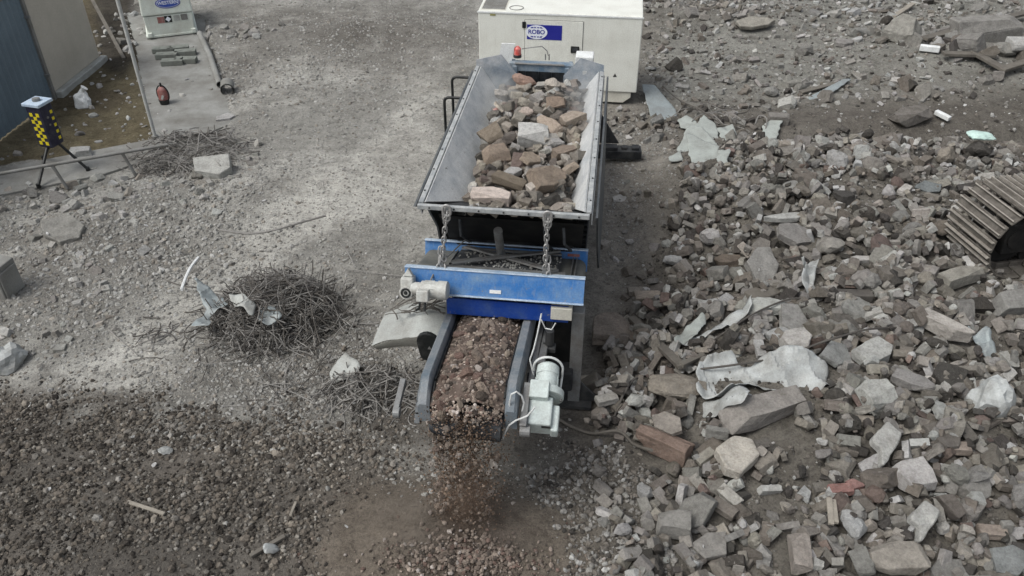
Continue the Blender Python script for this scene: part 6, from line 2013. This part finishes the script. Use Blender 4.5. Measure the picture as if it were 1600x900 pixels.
drape("paper_scrap", [(404, 858), (428, 846), (440, 856), (414, 872)], M_SHEET, "pale crumpled paper on the dark gravel near the bottom edge", "scrap", .06, .04, 43, ragged=.06)

def lumber(name, a, b, wd, ht, m, label, cat, za=.0, zb=.0):
    A_, B_ = gp(*a), gp(*b)
    A_.z = float(hsample(A_.x, A_.y)) + za; B_.z = float(hsample(B_.x, B_.y)) + zb
    c = (A_ + B_) / 2
    q = MB(); q.bar(A_ - c, B_ - c, wd, ht)
    o = q.build(name, m, None, bevel=min(wd, ht) * .12); o.location = c
    return tag(o, label, cat)
lumber("plank", (984, 522), (1062, 600), .10, .05, M_WOOD, "long rotten brown plank lying below the brickwork lump", "plank", .06, .06)
lumber("plank", (1060, 600), (1098, 560), .06, .04, M_WOOD, "short grey plank crossing the end of the long rotten plank", "plank", .08, .06)
lumber("plank", (1250, 148), (1322, 130), .12, .03, M_WOOD, "weathered plank lying flat in the far rubble", "plank", .05, .05)
lumber("timber_beam", (1170, 480), (1205, 462), .24, .16, M_WOOD, "dark charred timber beam lying above the long torn strip", "beam", .04, .04).color = (1, 1, 1, 1)
lumber("timber_beam", (1285, 472), (1360, 468), .14, .12, M_WIRED, "dark beam lying across the middle of the heap", "beam", .05, .05)
for a, b, lb_ in (((1440, 72), (1600, 30), "long grey plank lying on the very large far block"), ((1515, 92), (1570, 122), "sloping grey plank below the very large far block"), ((1560, 120), (1600, 108), "broken plank at the far right edge"), ((1470, 95), (1550, 98), "flat plank under the very large far block")):
    lumber("plank", a, b, .18, .06, M_WOOD, lb_, "plank", .15, .15)
lumber("plank", (1395, 30), (1425, 12), .12, .05, M_WOODP, "pale plank in the bluish far rubble", "plank", .05, .1)
lumber("plastic_pipe", (1435, 82), (1466, 85), .12, .12, M_WHITE, "short white plastic pipe beside the very large far block", "pipe", .1, .1)
lumber("plastic_pipe", (1460, 181), (1482, 192), .10, .08, M_WHITE, "short white bent pipe on the crest of the trench", "pipe", .1, .1)
lumber("lath", (1288, 800), (1290, 845), .05, .03, M_WOODP, "pale wooden lath, left of a pair in the lower heap", "lath", .06, .06)
lumber("lath", (1296, 800), (1298, 842), .04, .03, M_WOODP, "pale wooden lath, right of a pair in the lower heap", "lath", .06, .06)
lumber("sleeper", (872, 600), (938, 598), .16, .14, M_WOODP, "pale timber packing under the crusher support leg", "timber", -.02, -.02)
lumber("sleeper", (898, 612), (936, 611), .15, .14, M_WOOD, "brown timber packing in front of the crusher support leg", "timber", -.02, -.02)
lumber("timber_stick", (200, 786), (258, 806), .035, .025, M_WOODP, "pale curved stick lying on the dark gravel", "stick", .02, .02)
lumber("timber_stick", (463, 788), (457, 818), .025, .02, M_WOODP, "thin pale stick standing out of the gravel near the fresh heap", "stick", .02, .10)
lumber("timber_stick", (392, 872), (446, 842), .04, .03, M_WOOD, "grey stick end lying in the lower gravel", "stick", .03, .03)

def wire_obj(name, pts2, r, m, label, cat, lift=.05, sag=.0):
    P_ = []
    for i, (x, y) in enumerate(pts2):
        p = gp(x, y); P_.append(Vector((p.x, p.y, float(hsample(p.x, p.y)) + lift)))
    fine = []
    for i in range(len(P_) - 1):
        p0, p1, p2, p3 = P_[max(i - 1, 0)], P_[i], P_[i + 1], P_[min(i + 2, len(P_) - 1)]
        for k in range(6):
            t = k / 6
            fine.append(.5 * ((2 * p1) + (p2 - p0) * t + (2 * p0 - 5 * p1 + 4 * p2 - p3) * t * t + (3 * p1 - p0 - 3 * p2 + p3) * t ** 3))
    fine.append(P_[-1])
    c = sum(fine, Vector()) / len(fine)
    q = MB(); q.tube([p - c for p in fine], r, 6)
    o = q.build(name, m, None, smooth=True); o.location = c
    return tag(o, label, cat)
wire_obj("steel_rod", [(1084, 592), (1150, 583), (1220, 570), (1282, 556), (1330, 545)], .012, M_WIRED, "long dark steel rod lying across the white sheet", "rod", .12)
wire_obj("steel_rod", [(1112, 542), (1170, 516), (1230, 492), (1275, 482)], .011, M_WIRED, "dark steel rod running along the top of the small stones above the sheet", "rod", .10)
wire_obj("steel_rod", [(1300, 552), (1345, 540), (1400, 524)], .012, M_WIRED, "dark rod continuing into the heap right of the white sheet", "rod", .12)
wire_obj("cable", [(862, 650), (890, 668), (925, 680), (965, 688), (990, 700), (1015, 728)], .017, M_WOOD, "brown cable snaking over the soil beside the drive motor", "cable", .03)
wire_obj("cable", [(958, 660), (972, 645), (990, 628), (1012, 612)], .013, M_WIRED, "thin dark cable rising to the mortar lump", "cable", .06)
wire_obj("cable", [(1034, 148), (1060, 170), (1090, 190), (1130, 212)], .014, M_WIRED, "dark bent rod over the metal sheet and board pile", "rod", .18)
wire_obj("hose", [(1178, 205), (1184, 192), (1196, 198), (1190, 225), (1182, 238)], .012, M_WIRE, "looped pale wire beside the mint scrap", "wire", .14)
wire_obj("white_tube", [(292, 482), (298, 462), (306, 446), (318, 432)], .020, M_WHITE, "bent white tube sticking up at the left of the big wire tangle", "tube", .30)
wire_obj("steel_rod", [(356, 408), (400, 412), (440, 408), (480, 396), (516, 384)], .014, M_WIRE, "long grey rod lying across the top of the big wire tangle", "rod", .50)
wire_obj("steel_rod", [(516, 384), (535, 390), (548, 410), (556, 428)], .007, M_WIRE, "thin bent wire trailing from the big tangle towards the crusher", "wire", .10)
wire_obj("steel_rod", [(540, 424), (580, 430), (632, 436)], .006, M_WIRE, "thin straight wire between the big tangle and the blue beam", "wire", .04)
wire_obj("steel_rod", [(224, 497), (250, 498)], .009, M_WIRED, "short dark bar on the pale strip left of the big tangle", "bar", .02)
wire_obj("steel_rod", [(265, 452), (290, 458), (312, 460)], .009, M_WIRED, "thin dark bar pointing out of the big tangle's left side", "bar", .12)

def tangle(name, px, py, rx, ry, h, n, label, r=(.004, .010), m=M_WIRE, curl=1.6, seed=0, length=(.4, 1.3), dark=.4):
    R_ = random.Random(seed)
    c = gp(px, py)
    q = MB()
    for k in range(n):
        a, rad = R_.uniform(0, 2 * PI), math.sqrt(R_.random())
        x, y = math.cos(a) * rad * rx, math.sin(a) * rad * ry
        top = h * (1 - rad ** 1.7)
        z = R_.uniform(0, 1) ** .6 * top + .01
        hd = R_.uniform(0, 2 * PI); el = R_.gauss(0, .25)
        L = R_.uniform(*length); ns = 9
        turn = R_.gauss(0, curl) * R_.random(); tv = R_.gauss(0, .5)
        pts = []
        x -= math.cos(hd) * L * .5; y -= math.sin(hd) * L * .5
        for s in range(ns):
            rr = math.hypot(x / rx, y / ry)
            zt = float(hsample(c.x + x, c.y + y)) - c.z + .008
            pts.append((x, y, max(z, zt)))
            hd += turn / ns + R_.gauss(0, .14); el += tv / ns
            x += math.cos(hd) * L / ns; y += math.sin(hd) * L / ns; z += math.sin(el) * L / ns
            z = min(z, h * max(0.05, 1.1 - rr ** 1.6))
        q.tube(pts, R_.uniform(*r), 5, True, 1 if R_.random() < dark else 0)
    o = q.build(name, [m, M_WIRED], None, smooth=False); o.location = c
    return tag(o, label, "wire")
tangle("wire_tangle", 432, 492, .74, .66, .60, 720, "big dome shaped tangle of rusty grey wire and rebar left of the crusher", (.0035, .0085), seed=3, length=(.3, 1.0), curl=2.6, dark=.42)
tangle("wire_tangle", 430, 510, 1.15, .95, .10, 50, "loose wires spread round the foot of the big wire tangle", (.004, .008), seed=4, length=(.3, .8), curl=1.2)
tangle("wire_tangle", 575, 615, .58, .38, .28, 210, "low tangle of wire and scrap beside the conveyor's left side", (.004, .009), seed=5, length=(.2, .6), curl=2.2, dark=.3)
tangle("wire_tangle", 296, 244, .95, .80, .38, 300, "low tangle of grey wire and twigs beside the pale kerb stone", (.004, .010), seed=6, length=(.3, .9), dark=.3)
tangle("wire_tangle", 235, 535, .30, .25, .10, 16, "few bent wires on the pale ground lower left of the big tangle", (.005, .009), seed=7, length=(.3, .8))
tangle("wire_tangle", 1110, 185, .9, .6, .22, 26, "sparse bent wires over the pale green board pile", (.005, .010), seed=8, length=(.4, 1.1), dark=.7)
tangle("wire_tangle", 470, 610, .7, .6, .06, 34, "thin wires scattered between the big tangle and the low tangle", (.004, .007), seed=9, length=(.3, 1.0))
# wires caught on the chute
q = MB(); R_ = random.Random(5)
for k in range(26):
    p = ray_w(R_.uniform(592, 680), 0, .12) if False else Vector((R_.uniform(-1.32, -.82), R_.uniform(.0, .18), 1.0))
    p.z = .90 + (p.x + 1.4) * .33 + R_.uniform(.06, .10)
    hd = R_.gauss(0, .5); pts = []
    for s in range(6):
        pts.append(p.copy()); hd += R_.gauss(0, .3); p = p + Vector((math.cos(hd) * .06, math.sin(hd) * .05, R_.gauss(.012, .012)))
    q.tube(pts, R_.uniform(.004, .008), 5)
o = q.build("wire_tangle", M_WIRED, None); o.matrix_world = MM
tag(o, "dark wires caught on the pale metal chute under the motor", "wire")

# ------------------------------------------------------------------ dust in the air
def dust(name, pos, size, dens, color, rot=0, nscale=1.6):
    bm = bmesh.new(); bmesh.ops.create_icosphere(bm, subdivisions=4, radius=1)
    me_ = bpy.data.meshes.new(name); bm.to_mesh(me_); bm.free(); me_.shade_smooth()
    m = bpy.data.materials.new(name); m.use_nodes = True
    nt = m.node_tree; nt.nodes.remove(nt.nodes["Principled BSDF"])
    vp = nt.nodes.new("ShaderNodeVolumePrincipled")
    vp.inputs["Color"].default_value = (*color, 1); vp.inputs["Anisotropy"].default_value = .1
    co = nt.nodes.new("ShaderNodeTexCoord").outputs["Object"]
    ln = nt.nodes.new("ShaderNodeVectorMath"); ln.operation = 'LENGTH'; nt.links.new(co, ln.inputs[0])
    fo = nt.nodes.new("ShaderNodeMapRange"); fo.interpolation_type = 'SMOOTHSTEP'
    fo.inputs["From Min"].default_value = 1.0; fo.inputs["From Max"].default_value = .15
    nt.links.new(ln.outputs["Value"], fo.inputs["Value"])
    nz = noise_tex(nt, nscale, 4, .6, co)
    nr = nt.nodes.new("ShaderNodeMapRange"); nr.inputs["From Min"].default_value = .38; nr.inputs["From Max"].default_value = .68
    nt.links.new(nz.outputs[0], nr.inputs["Value"])
    mu = nt.nodes.new("ShaderNodeMath"); mu.operation = 'MULTIPLY'; nt.links.new(fo.outputs[0], mu.inputs[0]); nt.links.new(nr.outputs[0], mu.inputs[1])
    m2_ = nt.nodes.new("ShaderNodeMath"); m2_.operation = 'MULTIPLY'; m2_.inputs[1].default_value = dens; nt.links.new(mu.outputs[0], m2_.inputs[0])
    nt.links.new(m2_.outputs[0], vp.inputs["Density"])
    nt.links.new(vp.outputs[0], nt.nodes["Material Output"].inputs["Volume"])
    me_.materials.append(m)
    o = bpy.data.objects.new(name, me_); o.location = pos; o.scale = size; o.rotation_euler = (0, 0, MYAW + rot)
    link(o); return tag(o, kind="stuff")
dust("dust_cloud", mw(-.48, 2.95, 2.25), (.42, .75, .36), 3.0, (.88, .89, .88))
dust("dust_cloud", mw(.50, 2.90, 2.25), (.36, .75, .36), 2.6, (.88, .89, .88))
dust("dust_cloud", mw(-.12, -1.95, .60), (.38, .36, .85), 2.6, (.36, .275, .215))
dust("dust_cloud", mw(-.62, -2.2, .38), (.60, .45, .50), 2.0, (.46, .41, .35))
dust("dust_cloud", mw(.26, -2.15, .45), (.42, .38, .40), 1.2, (.36, .31, .27))
print("pieces", len(PIECES), "own", len(chosen), "loose", len(rest))
